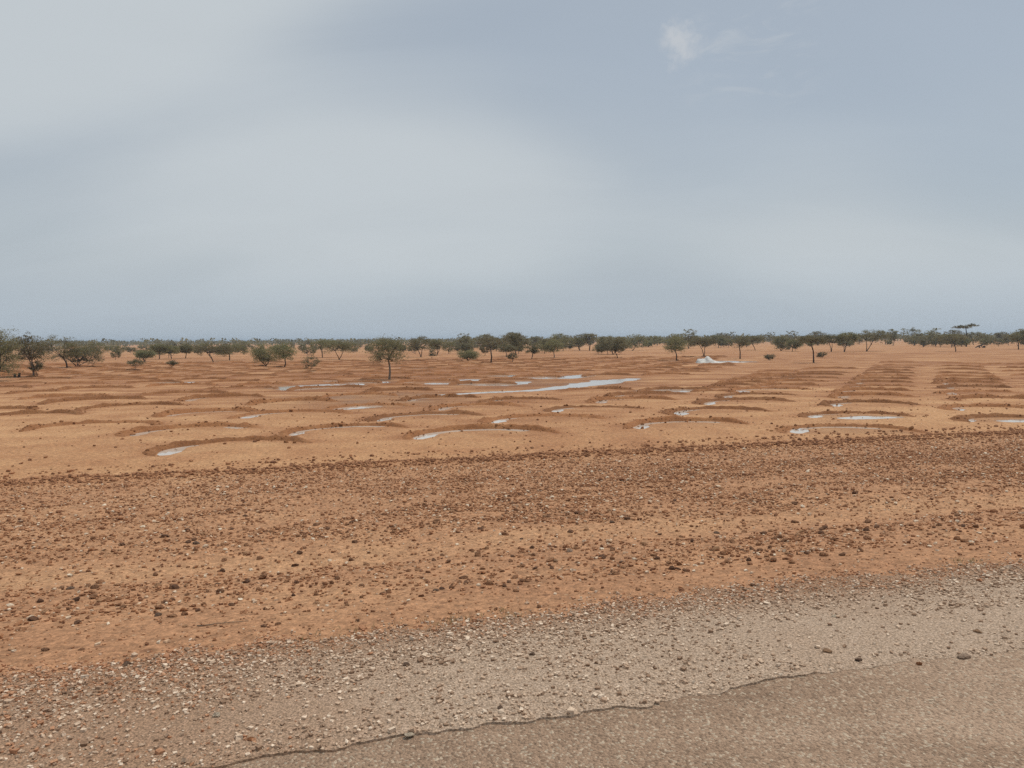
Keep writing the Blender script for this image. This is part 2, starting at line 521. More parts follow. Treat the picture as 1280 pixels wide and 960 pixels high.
  (-34.16, 80.92, -30.31, 81.45, '', ''),
  (-28.73, 82.29, -24.45, 82.87, '', ''),
  (-23.48, 82.69, -20.06, 83.41, '', ''),
  (-17.77, 84.17, -14.01, 84.61, '', ''),
  (-12.53, 84.48, -9.13, 85.19, '', ''),
  (-7.18, 85.62, -3.14, 86.45, '', ''),
  (-2.47, 86.63, 1.83, 87.07, 'b', ''),
  (2.6, 87.06, 6.81, 87.74, '', ''),
  (8.39, 88.0, 11.98, 88.64, '', ''),
  (13.17, 88.61, 17.05, 89.44, '', ''),
  (19.57, 89.85, 23.06, 90.54, '', ''),
  (-58.52, 81.82, -54.22, 82.2, '', ''),
  (-52.97, 82.36, -49.17, 83.17, '', ''),
  (-47.81, 83.14, -43.54, 84.1, 'b', ''),
  (-42.04, 84.37, -38.63, 84.77, '', ''),
  (-37.1, 85.37, -33.6, 85.76, '', ''),
  (-31.93, 86.38, -28.11, 86.89, '', ''),
  (-26.64, 87.1, -22.48, 87.75, '', ''),
  (-21.88, 87.74, -17.83, 88.62, '', ''),
  (-16.35, 88.67, -12.01, 89.1, '', ''),
  (-10.84, 89.59, -6.86, 90.03, '', ''),
  (-5.71, 90.24, -2.16, 90.71, '', ''),
  (-0.33, 90.79, 3.47, 91.48, '', ''),
  (4.69, 92.0, 8.77, 92.38, '', ''),
  (10.04, 93.03, 13.55, 93.75, 'b', ''),
  (15.47, 93.31, 19.57, 94.12, 'b', ''),
  (20.47, 94.67, 24.25, 95.2, '', ''),
  (-62.32, 86.17, -58.11, 86.56, '', ''),
  (-56.89, 87.07, -52.53, 87.45, '', ''),
  (-51.36, 88.09, -47.05, 88.48, 'b', ''),
  (-46.08, 88.64, -41.95, 89.32, '', ''),
  (-40.32, 89.63, -36.32, 90.13, '', ''),
  (-34.92, 90.59, -31.36, 90.91, '', ''),
  (-30.02, 90.86, -26.61, 91.45, '', ''),
  (-25.0, 91.57, -21.04, 91.97, '', ''),
  (-19.47, 92.99, -15.98, 93.49, '', ''),
  (-14.32, 93.48, -10.07, 93.95, '', ''),
  (-8.78, 94.19, -5.06, 94.66, '', ''),
  (-3.69, 95.03, 0.27, 95.86, '', ''),
  (1.43, 95.97, 5.43, 96.84, '', ''),
  (7.1, 97.06, 10.8, 97.56, '', ''),
  (12.22, 98.0, 15.94, 98.44, '', ''),
  (17.44, 98.86, 21.73, 99.49, '', ''),
  (22.95, 99.34, 26.9, 99.91, '', ''),
  (-59.76, 90.61, -56.05, 91.13, '', ''),
  (-54.44, 91.73, -50.62, 92.31, '', ''),
  (-49.32, 92.22, -45.31, 92.81, '', ''),
  (-44.21, 93.36, -40.56, 94.01, '', ''),
  (-38.73, 94.29, -34.43, 94.8, '', ''),
  (-33.27, 95.27, -29.75, 95.59, 'b', ''),
  (-28.21, 95.73, -24.04, 96.18, '', ''),
  (-22.6, 96.72, -18.36, 97.59, '', ''),
  (-17.89, 97.57, -14.23, 98.12, '', ''),
  (-11.86, 98.26, -8.3, 98.61, '', ''),
  (-6.46, 98.99, -2.95, 99.37, '', ''),
  (-2.3, 100.17, 1.95, 100.64, '', ''),
  (3.46, 101.09, 7.3, 101.5, '', ''),
  (8.88, 101.97, 12.77, 102.84, '', ''),
  (13.51, 102.07, 17.83, 102.85, '', ''),
  (19.71, 103.22, 23.75, 103.94, 'b', ''),
  (24.78, 104.49, 28.66, 105.26, 'b', ''),
  (-63.34, 94.82, -59.65, 95.61, '', ''),
  (-58.21, 95.6, -54.11, 96.22, 'b', ''),
  (-53.01, 96.72, -49.03, 97.53, 'b', ''),
  (-47.35, 97.27, -43.4, 97.74, '', ''),
  (-42.1, 98.12, -37.93, 98.59, '', ''),
  (-36.35, 98.91, -32.72, 99.63, '', ''),
  (-31.36, 100.38, -27.02, 100.81, '', ''),
  (-26.38, 100.66, -22.15, 101.27, '', ''),
  (-21.34, 101.53, -17.39, 102.32, '', ''),
  (-15.12, 102.43, -11.39, 102.86, 'b', ''),
  (-10.16, 103.55, -6.61, 104.11, '', ''),
  (-4.69, 104.23, -0.51, 104.73, '', ''),
  (-0.27, 104.72, 3.72, 105.37, '', ''),
  (5.6, 105.75, 9.62, 106.32, '', ''),
  (10.95, 106.42, 15.02, 107.26, '', ''),
  (15.85, 107.57, 19.39, 107.97, '', ''),
  (21.56, 107.94, 25.67, 108.8, '', ''),
  (26.85, 108.93, 30.91, 109.62, '', ''),
  (-66.63, 99.1, -63.19, 99.53, '', ''),
  (-61.32, 100.18, -57.04, 100.57, '', ''),
  (-56.07, 100.76, -51.73, 101.28, '', ''),
  (-50.67, 101.79, -46.37, 102.43, '', ''),
  (-45.61, 102.63, -41.45, 103.37, '', ''),
  (-39.75, 103.51, -36.29, 104.22, '', ''),
  (-35.06, 103.95, -31.08, 104.42, '', ''),
  (-29.38, 104.91, -25.76, 105.26, '', ''),
  (-23.83, 105.76, -20.18, 106.15, '', ''),
  (-18.91, 106.56, -14.7, 106.93, 'b', ''),
  (-13.88, 107.73, -10.46, 108.39, 'b', ''),
  (-8.77, 108.06, -4.6, 108.64, '', ''),
  (-2.91, 109.24, 0.9, 109.87, '', ''),
  (2.82, 109.72, 6.3, 110.52, '', ''),
  (7.81, 110.95, 11.2, 111.36, '', ''),
  (12.5, 111.88, 16.36, 112.31, 'b', ''),
  (17.71, 112.74, 21.3, 113.31, '', ''),
  (23.61, 113.05, 27.36, 113.78, '', ''),
  (28.44, 114.2, 32.53, 115.07, '', ''),
]
POOLS = [
   [(-3.75, 39.04, 0.57), (-1.7, 40.57, 0.77), (0.87, 41.86, 0.98), (2.76, 44.06, 1.45), (4.41, 46.97, 2.06), (6.36, 50.76, 1.93), (8.38, 53.56, 1.07)] ,
   [(-12.73, 44.51, 0.74), (-12.58, 46.35, 1.81), (-11.73, 47.85, 1.71), (-10.63, 48.97, 1.34)] ,
   [(-7.12, 31.63, 0.56), (-6.56, 32.14, 0.58), (-6.12, 32.49, 0.59)] ,
   [(7.45, 40.77, 0.93), (8.55, 40.96, 1.25), (9.66, 41.15, 0.95)] ,
   [(2.52, 56.19, 1.47), (3.51, 56.03, 1.46), (4.44, 56.72, 1.2), (6.26, 60.03, 0.81)] ,
   [(-0.49, 59.17, 1.31), (0.62, 58.98, 1.3)] ,
   [(-3.61, 53.23, 1.06), (-2.68, 53.62, 1.07)] ,
   [(-4.8, 49.51, 0.92), (-4.12, 49.42, 0.91)] ,
   [(-2.62, 48.33, 0.87), (-0.75, 47.65, 1.02), (0.0, 48.86, 1.07), (0.74, 50.6, 0.57)] ,
   [(-10.46, 51.71, 0.8), (-9.14, 51.52, 0.99)] ,
   [(-10.39, 77.97, 1.13), (-8.56, 77.58, 1.12)] ,
   [(-12.66, 53.73, 0.54), (-12.03, 53.63, 0.54)] ,
   [(11.56, 26.33, 0.39), (12.48, 26.53, 0.46), (13.35, 26.6, 0.27)] ,
   [(16.31, 25.07, 0.41), (17.09, 25.13, 0.47), (17.59, 25.1, 0.35)] ,
   [(-24.21, 53.25, 0.53), (-22.5, 53.4, 0.64)] ,
   [(4.68, 68.93, 0.89), (5.96, 69.59, 0.9)] ,
   [(25.02, 92.31, 1.27), (27.47, 89.32, 1.19)] ,
   [(4.84, 47.33, 0.84), (6.37, 48.87, 0.67)] ,
]
TREES = [
   ('acacia_tree', -38.44, 56.72, -0.18, 3.9, 0.18, 4.02, 'bush', 'tall dense bush cut by the left edge of the picture') ,
   ('acacia_tree', -40.09, 64.32, -0.2, 3.08, 1.01, 3.69, 'sparse', 'sparse spiky tree with thin forked stem beside the left edge bush') ,
   ('acacia_tree', -50.04, 86.4, -0.63, 4.86, 0.54, 3.6, 'round', 'spreading tree with leaning stem behind the sparse spiky tree') ,
   ('acacia_tree', -51.27, 90.49, 0.94, 4.52, 0.14, 3.06, 'bush', 'wide tree with several low stems, right end of the left clump') ,
   ('shrub', -39.72, 64.26, -0.07, 1.07, 0.47, 1.27, 'shrub', 'small twiggy shrub at the foot of the sparse spiky tree') ,
   ('shrub', -38.01, 77.3, 0.08, 1.61, 0.32, 1.13, 'shrub', 'loose grey shrub right of the left tree clump') ,
   ('bush', -53.8, 112.6, 0.12, 2.35, 0.47, 1.64, 'bush', 'grey-green bush just behind the loose grey shrub') ,
   ('acacia_tree', -58.7, 127.91, 0.2, 3.33, 0.93, 2.53, 'round', 'small round tree with single straight trunk, left of its twin') ,
   ('acacia_tree', -56.28, 132.58, 0.0, 3.04, 0.83, 2.35, 'round', 'small round tree with single straight trunk, right of its twin') ,
   ('shrub', -38.93, 87.76, 0.09, 1.46, 0.14, 0.69, 'shrub', 'low flat shrub between the twin round trees') ,
   ('acacia_tree', -41.67, 107.32, 0.11, 4.25, 0.73, 2.52, 'umbrella', 'flat-topped tree with forked trunk, left of the bushy pair') ,
   ('acacia_tree', -42.55, 115.84, 0.66, 3.74, 0.66, 2.35, 'umbrella', 'flat-topped tree just right of the forked-trunk tree') ,
   ('bush', -27.76, 86.55, -0.09, 2.88, 0.18, 2.61, 'bush', 'leafy bush reaching to the ground, left of a bushy pair') ,
   ('acacia_tree', -24.65, 83.36, -0.04, 2.69, 0.61, 2.52, 'round', 'bushy tree with dark bent trunk, right of the bushy pair') ,
   ('shrub', -18.97, 71.71, 0.11, 1.72, 0.22, 1.64, 'shrub', 'pale open shrub standing alone left of the pale-trunked tree') ,
   ('acacia_tree', -32.14, 130.37, 0.61, 4.48, 0.95, 3.12, 'umbrella', 'flat tree with straight stem left of the leaning-stem tree') ,
   ('acacia_tree', -25.94, 115.46, 0.0, 4.09, 0.78, 2.83, 'umbrella', 'flat tree on a crooked leaning stem near centre left') ,
   ('acacia_tree', -8.79, 55.08, -0.14, 2.81, 1.06, 3.1, 'round', 'round dense tree with pale bare trunk standing alone among the half-moons') ,
   ('acacia_tree', -15.1, 127.49, 0.07, 3.85, 0.6, 3.52, 'umbrella', 'dark tree right behind the pale-trunked tree') ,
   ('acacia_tree', -13.99, 143.42, 0.52, 3.44, 0.75, 3.14, 'umbrella', 'small flat tree right of the dark tree') ,
   ('shrub', -12.3, 118.46, 0.06, 1.36, 0.12, 1.48, 'shrub', 'small whitish shrub below the dark tree') ,
   ('bush', -5.89, 103.21, -0.11, 2.8, 0.11, 1.51, 'bush', 'low grey-green bush left of the black-trunked umbrella tree') ,
   ('acacia_tree', -2.51, 93.43, -0.19, 4.09, 1.12, 3.65, 'open', 'umbrella tree with crooked black trunk and open twiggy crown') ,
   ('acacia_tree', -0.88, 125.47, 0.07, 3.27, 0.65, 2.09, 'round', 'small tree right behind the black-trunked umbrella tree') ,
   ('shrub', 0.12, 94.37, 0.0, 1.18, 0.2, 1.28, 'shrub', 'tiny upright shrub right of the black-trunked umbrella tree') ,
   ('acacia_tree', 2.75, 108.98, 0.06, 2.38, 0.57, 2.16, 'narrow', 'narrow tree with twin stems near the field centre') ,
   ('acacia_tree', 6.51, 117.41, -0.12, 3.67, 0.73, 2.69, 'round', 'rounded tree with short pale trunk right of the narrow tree') ,
   ('acacia_tree', 16.29, 183.43, -0.96, 5.73, 1.05, 3.15, 'umbrella', 'dark-stemmed tree left of the high umbrella tree in the belt') ,
   ('acacia_tree', 18.46, 182.26, -0.85, 5.51, 1.99, 4.18, 'umbrella', 'high umbrella tree rising over the belt near the middle') ,
   ('acacia_tree', 15.1, 109.65, 0.11, 2.28, 0.57, 2.86, 'narrow', 'dense upright tree with leaves down to a short stem') ,
   ('acacia_tree', 27.74, 177.26, 1.2, 6.46, 0.28, 3.79, 'round', 'broad dark tree rising above the belt right of the middle') ,
   ('acacia_tree', 20.55, 95.68, -0.05, 2.69, 0.9, 2.99, 'round', 'fluffy tree on two thin stems left of the white heap') ,
   ('acacia_tree', 28.79, 115.06, -0.12, 4.07, 1.32, 2.88, 'umbrella', 'flat tree with curved stem directly behind the white heap') ,
   ('acacia_tree', 57.74, 214.75, -0.22, 4.03, 1.12, 3.58, 'round', 'distant tree just right of and behind the white heap') ,
   ('acacia_tree', 30.46, 102.54, 0.11, 2.56, 1.01, 3.04, 'open', 'slender tree right of the white heap, standing alone on sand') ,
   ('acacia_tree', 53.65, 169.35, -0.44, 5.12, 1.23, 3.35, 'umbrella', 'flat-topped belt tree right behind the slender tree') ,
   ('acacia_tree', 56.61, 161.71, 0.17, 3.37, 0.08, 3.28, 'bush', 'leafy belt bush reaching to the ground, left of the leaning trunk') ,
   ('acacia_tree', 55.29, 151.6, 0.32, 3.16, 0.39, 2.29, 'round', 'small round tree between leafy bush and leaning trunk') ,
   ('shrub', 31.65, 94.3, 0.0, 1.18, 0.05, 0.83, 'shrub', 'small dry shrub on bare sand left of the leaning trunk') ,
   ('acacia_tree', 33.08, 84.16, -0.26, 2.63, 1.88, 2.94, 'lean', 'slim tree with black crooked leaning trunk beside the half-moon columns') ,
   ('shrub', 41.67, 103.32, 0.0, 1.29, 0.05, 0.81, 'shrub', 'low dry shrub right of the leaning black trunk') ,
   ('acacia_tree', 60.03, 144.4, 0.15, 3.31, 1.05, 3.31, 'umbrella', 'flat tree right of the leaning black trunk') ,
   ('acacia_tree', 62.02, 143.43, 0.3, 3.59, 1.2, 3.74, 'umbrella', 'second flat tree right of the leaning black trunk') ,
   ('acacia_tree', 67.2, 145.61, 1.06, 5.76, 1.29, 4.17, 'umbrella', 'broad flat tree at the far end of the long columns') ,
   ('acacia_tree', 118.64, 239.33, -0.12, 3.24, 0.75, 5.24, 'narrow', 'narrow dark upright tree above the pale sand patch') ,
   ('acacia_tree', 141.05, 270.9, -0.56, 7.9, 0.42, 6.07, 'round', 'tall dense tree right of the narrow upright one') ,
   ('acacia_tree', 170.09, 312.33, -0.33, 7.81, 0.33, 4.55, 'round', 'lower round tree right of the tall dense one') ,
   ('acacia_tree', 80.36, 138.99, -0.65, 4.78, 1.23, 3.11, 'lean', 'tree on a stout black trunk leaning over above the clear strip') ,
   ('acacia_tree', 118.22, 199.86, 0.21, 6.66, 4.48, 6.04, 'flat', 'tallest tree, two flat leaf plates high over the belt') ,
   ('acacia_tree', 101.53, 154.0, 0.16, 4.17, 1.28, 3.85, 'round', 'dark tree at the right edge with straight trunk') ,
]
MARKED = [
   (2.42, 5.68, 0.058, 'pale', 'cream pebble on the grey gravel strip, largest pale one') ,
   (2.06, 4.94, 0.095, 'brown', 'flat brown stone lying on the gravel near the road edge') ,
   (2.2, 4.8, 0.055, 'dark', 'dark brown stone at the road edge left of the flat grey one') ,
   (2.9, 4.84, 0.106, 'grey', 'flat grey-brown stone on the broken road edge') ,
   (3.24, 5.26, 0.064, 'brown', 'brown stone on gravel behind the flat grey-brown one') ,
   (0.12, 5.0, 0.062, 'dark', 'dark grey stone in the middle of the gravel strip') ,
   (-0.08, 4.18, 0.044, 'dark', 'dark clod alone on gravel beside the road edge near the centre') ,
   (-0.55, 3.9, 0.066, 'pale', 'pale flat stone set in the broken road edge') ,
   (-1.37, 3.87, 0.051, 'red', 'reddish stone on the gravel near the bottom, left of the road edge') ,
   (-1.66, 4.16, 0.056, 'pale', 'cream stone on the gravel strip at lower left') ,
   (-2.58, 4.99, 0.082, 'dark', 'dark stone on the edge between red soil and gravel, left') ,
   (1.41, 10.81, 0.102, 'dark', 'blackish stone standing out on the pale sand strip') ,
   (0.66, 8.97, 0.112, 'grey', 'grey stone among brown ones in the centre of the verge') ,
   (0.46, 8.26, 0.095, 'brown', 'tilted brown stone next to the grey stone in the verge centre') ,
   (-0.71, 6.93, 0.073, 'dark', 'dark stone on red soil above the gravel strip, centre') ,
   (0.11, 9.94, 0.083, 'dark', 'dark stone alone on the pale sand strip') ,
   (2.68, 9.99, 0.108, 'dark', 'dark stone pair-mate at the edge of the sand strip') ,
   (-3.7, 7.86, 0.081, 'grey', 'speckled grey stone on the sand patch at left') ,
   (-2.85, 6.51, 0.089, 'red', 'orange-red stone in the left stony band') ,
   (-3.0, 6.35, 0.095, 'dark', 'dark stone below the orange-red stone') ,
   (-4.14, 9.9, 0.123, 'dark', 'blackish stone in the dense stony band, left') ,
   (-4.55, 7.75, 0.094, 'dark', 'dark grey stone beside the smooth sand patch at far left') ,
   (-0.7, 4.86, 0.066, 'dark', 'dull dark stone half sunk in the gravel strip') ,
   (2.56, 4.74, 0.05, 'red', 'small red stone between road edge and flat grey-brown stone') ,
   (0.48, 7.85, 0.049, 'pale', 'small white stone below the tilted brown stone') ,
]
# heap [21.62, 85.67, 0.0]
# heap_tail [26.85, 87.29, 0.0]
# log [108.73, 178.15, 0.0]
# stick_a [3.16, 8.27, 0.46]
# stick_b [3.46, 8.3, 0.46]
# twig_a [-2.5, 5.3, 0.64]
# twig_b [-2.19, 5.41, 0.64]
# stump [-40.84, 63.08, 0.0]
# stump2 [-40.54, 63.04, 0.0]


# ------------------------------------------------------------------ materials of the setting
def ground_material():
    m, t, b = material('sandy_soil')
    p = pos(t)
    big = noise(t, p, 0.06, 4, 0.55, 0.3)
    mid = noise(t, p, 0.7, 4, 0.6)
    fine = noise(t, p, 9.0, 5, 0.65)
    grain = noise(t, p, 60.0, 3, 0.7)
    tone = math_node(t, 'ADD', attr(t, 'tone'), math_node(t, 'MULTIPLY', math_node(t, 'SUBTRACT', big, 0.5), 1.3), clamp=False)
    tone = math_node(t, 'ADD', tone, math_node(t, 'MULTIPLY', math_node(t, 'SUBTRACT', mid, 0.5), 1.3), clamp=True)
    mp = N(t, 'ShaderNodeMapping')
    mp.inputs['Rotation'].default_value = (0, 0, math.radians(-9))
    mp.inputs['Scale'].default_value = (0.16, 0.62, 1)
    t.links.new(p, mp.inputs['Vector'])
    streak = noise(t, mp.outputs[0], 1.0, 4, 0.6, 0.5)
    tone = math_node(t, 'ADD', tone, math_node(t, 'MULTIPLY', math_node(t, 'SUBTRACT', streak, 0.5), math_node(t, 'MULTIPLY', attr(t, 'streak'), 3.2)), clamp=True)
    col = ramp(t, tone, [(0.0, SAND_PALE), (0.5, SAND_MID), (1.0, SAND_RED)])
    v = map_range(t, fine, 0.28, 0.72, 0.74, 1.24)
    g2 = map_range(t, grain, 0.25, 0.75, 0.82, 1.16)
    chips = voronoi(t, p, 38.0, out='Color')
    ch = N(t, 'ShaderNodeSeparateColor')
    t.links.new(chips, ch.inputs[0])
    chip_d = voronoi(t, p, 38.0)
    g2 = math_node(t, 'MULTIPLY', g2, map_range(t, ch.outputs[1], 0.0, 1.0, 0.78, 1.16, False))
    col = mix_rgb(t, math_node(t, 'MULTIPLY', attr(t, 'verge'), 0.5), col, VERGE_SOIL)
    sc = N(t, 'ShaderNodeVectorMath', operation='SCALE')
    t.links.new(col, sc.inputs[0])
    t.links.new(math_node(t, 'MULTIPLY', v, g2), sc.inputs['Scale'])
    col = sc.outputs[0]
    # sparse little ironstone gravel too small to model
    spots = voronoi(t, p, 7.0)
    pick = voronoi(t, p, 7.0, out='Color')
    pk = N(t, 'ShaderNodeSeparateColor')
    t.links.new(pick, pk.inputs[0])
    sel = math_node(t, 'GREATER_THAN', pk.outputs[0], 0.6)
    dot = math_node(t, 'LESS_THAN', spots, map_range(t, pk.outputs[1], 0, 1, 0.1, 0.3, False))
    col = mix_rgb(t, math_node(t, 'MULTIPLY', math_node(t, 'MULTIPLY', sel, dot), 0.55), col, (0.17, 0.08, 0.045))
    fd = voronoi(t, p, 19.0)
    fp = N(t, 'ShaderNodeSeparateColor')
    t.links.new(voronoi(t, p, 19.0, out='Color'), fp.inputs[0])
    fsel = math_node(t, 'MULTIPLY', math_node(t, 'GREATER_THAN', fp.outputs[0], 0.62), math_node(t, 'LESS_THAN', fd, 0.3))
    col = mix_rgb(t, math_node(t, 'MULTIPLY', fsel, 0.5), col, ramp(t, fp.outputs[1], [(0.0, (0.18, 0.085, 0.045)), (0.7, (0.26, 0.13, 0.07)), (1.0, (0.66, 0.48, 0.31))]))
    wet = attr(t, 'wet')
    wn = math_node(t, 'ADD', wet, math_node(t, 'MULTIPLY', math_node(t, 'SUBTRACT', mid, 0.5), math_node(t, 'MULTIPLY', wet, 0.6)), clamp=True)
    col = mix_rgb(t, math_node(t, 'MULTIPLY', wn, 0.75), col, WET_MUD)
    t.links.new(col, b.inputs['Base Color'])
    t.links.new(map_range(t, wn, 0.3, 1.0, 0.95, 0.45), b.inputs['Roughness'])
    h = math_node(t, 'ADD', math_node(t, 'MULTIPLY', fine, 1.0), math_node(t, 'MULTIPLY', grain, 0.25))
    h = math_node(t, 'ADD', h, math_node(t, 'MULTIPLY', chip_d, -0.35))
    bump(t, b, h, 0.85, 0.03)
    return m


def bund_material():
    m, t, b = material('heaped_earth')
    p = pos(t)
    a = noise(t, p, 1.3, 4, 0.6)
    c = noise(t, p, 14.0, 5, 0.65)
    col = ramp(t, a, [(0.25, BUND_DARK), (0.55, BUND_MID), (0.8, BUND_PALE)])
    sc = N(t, 'ShaderNodeVectorMath', operation='SCALE')
    t.links.new(col, sc.inputs[0])
    t.links.new(math_node(t, 'MULTIPLY', map_range(t, c, 0.25, 0.75, 0.72, 1.25), map_range(t, N(t, 'ShaderNodeObjectInfo').outputs['Random'], 0, 1, 0.84, 1.2, False)), sc.inputs['Scale'])
    t.links.new(sc.outputs[0], b.inputs['Base Color'])
    bump(t, b, c, 0.9, 0.04)
    return m


def water_material():
    m, t, b = material('muddy_water')
    p = pos(t)
    n = noise(t, p, 0.8, 3, 0.5)
    t.links.new(ramp(t, n, [(0.3, (0.52, 0.44, 0.37)), (0.7, (0.62, 0.54, 0.46))]), b.inputs['Base Color'])
    b.inputs['Roughness'].default_value = 0.04
    b.inputs['IOR'].default_value = 1.33
    b.inputs['Specular IOR Level'].default_value = 0.5
    rip = noise(t, p, 14.0, 2, 0.5)
    bump(t, b, rip, 0.12, 0.01)
    return m


def gravel_strip_material():
    m, t, b = material('dusty_gravel_bed')
    p = pos(t)
    u_s = N(t, 'ShaderNodeVectorMath', operation='DOT_PRODUCT')
    t.links.new(p, u_s.inputs[0])
    u_s.inputs[1].default_value = (ROAD_OUT[0], ROAD_OUT[1], 0)
    u_d = N(t, 'ShaderNodeVectorMath', operation='DOT_PRODUCT')
    t.links.new(p, u_d.inputs[0])
    u_d.inputs[1].default_value = (ROAD_DIR[0], ROAD_DIR[1], 0)
    pal = noise(t, p, 0.8, 4, 0.6)
    fine = noise(t, p, 45.0, 5, 0.7)
    cell = voronoi(t, p, 75.0, out='Color')
    cs = N(t, 'ShaderNodeSeparateColor')
    t.links.new(cell, cs.inputs[0])
    edge = voronoi(t, p, 75.0)
    # red dust washed over the far end of the strip, pale cement-like dust by the road
    red = math_node(t, 'ADD', map_range(t, u_d.outputs['Value'], -1.2, 1.2, 0.75, 0.0), map_range(t, u_s.outputs['Value'], 5.0, 5.65, 0.0, 0.95))
    red = math_node(t, 'ADD', red, math_node(t, 'MULTIPLY', math_node(t, 'SUBTRACT', pal, 0.5), 1.1), clamp=True)
    col = mix_rgb(t, red, GRAVEL_PALE, GRAVEL_RED)
    col = mix_rgb(t, math_node(t, 'MULTIPLY', cs.outputs[0], 0.5), col, (0.34, 0.22, 0.13))
    col = mix_rgb(t, map_range(t, edge, 0.35, 0.7, 0.0, 0.5), col, (0.13, 0.09, 0.06))
    sc = N(t, 'ShaderNodeVectorMath', operation='SCALE')
    t.links.new(col, sc.inputs[0])
    t.links.new(map_range(t, fine, 0.25, 0.75, 0.7, 1.25), sc.inputs['Scale'])
    t.links.new(sc.outputs[0], b.inputs['Base Color'])
    h = math_node(t, 'ADD', math_node(t, 'MULTIPLY', edge, -0.8), fine)
    bump(t, b, h, 0.9, 0.012)
    return m


def road_material():
    m, t, b = material('worn_road_surface')
    p = pos(t)
    big = noise(t, p, 0.55, 4, 0.6, 0.4)
    st = N(t, 'ShaderNodeMapping')
    st.inputs['Rotation'].default_value = (0, 0, -math.radians(90 - 74.7))
    st.inputs['Scale'].default_value = (0.35, 1.6, 1)
    t.links.new(p, st.inputs['Vector'])
    streak = noise(t, st.outputs[0], 1.6, 5, 0.6, 0.3)
    fine = noise(t, p, 48.0, 5, 0.8)
    cell = voronoi(t, p, 72.0, out='Color')
    cs = N(t, 'ShaderNodeSeparateColor')
    t.links.new(cell, cs.inputs[0])
    edge = voronoi(t, p, 72.0)
    f = math_node(t, 'ADD', math_node(t, 'MULTIPLY', big, 0.5), math_node(t, 'MULTIPLY', streak, 0.5))
    col = ramp(t, f, [(0.36, ROAD_DARK), (0.5, ROAD_MID), (0.64, ROAD_PALE)])
    col = mix_rgb(t, map_range(t, cs.outputs[0], 0.45, 1.0, 0.0, 0.55), col, (0.16, 0.105, 0.07))
    col = mix_rgb(t, map_range(t, cs.outputs[1], 0.8, 0.95, 0.0, 0.7), col, (0.66, 0.54, 0.40))
    sc = N(t, 'ShaderNodeVectorMath', operation='SCALE')
    t.links.new(col, sc.inputs[0])
    t.links.new(map_range(t, fine, 0.3, 0.7, 0.76, 1.22), sc.inputs['Scale'])
    t.links.new(sc.outputs[0], b.inputs['Base Color'])
    h = math_node(t, 'ADD', math_node(t, 'MULTIPLY', edge, -0.9), fine)
    bump(t, b, h, 1.0, 0.014)
    return m


def pebble_material(name, stops):
    m, t, b = material(name)
    p = pos(t)
    c = ramp(t, attr(t, 'rnd'), stops)
    f = noise(t, p, 80.0, 3, 0.6)
    sc = N(t, 'ShaderNodeVectorMath', operation='SCALE')
    t.links.new(c, sc.inputs[0])
    t.links.new(map_range(t, f, 0.3, 0.7, 0.75, 1.2), sc.inputs['Scale'])
    t.links.new(sc.outputs[0], b.inputs['Base Color'])
    return m


MAT_GROUND, MAT_BUND, MAT_WATER = ground_material(), bund_material(), water_material()
MAT_STRIP, MAT_ROAD = gravel_strip_material(), road_material()
MAT_STONES = pebble_material('laterite_stones', STONE_STOPS)
MAT_PEBBLES = pebble_material('road_gravel', PEBBLE_STOPS)


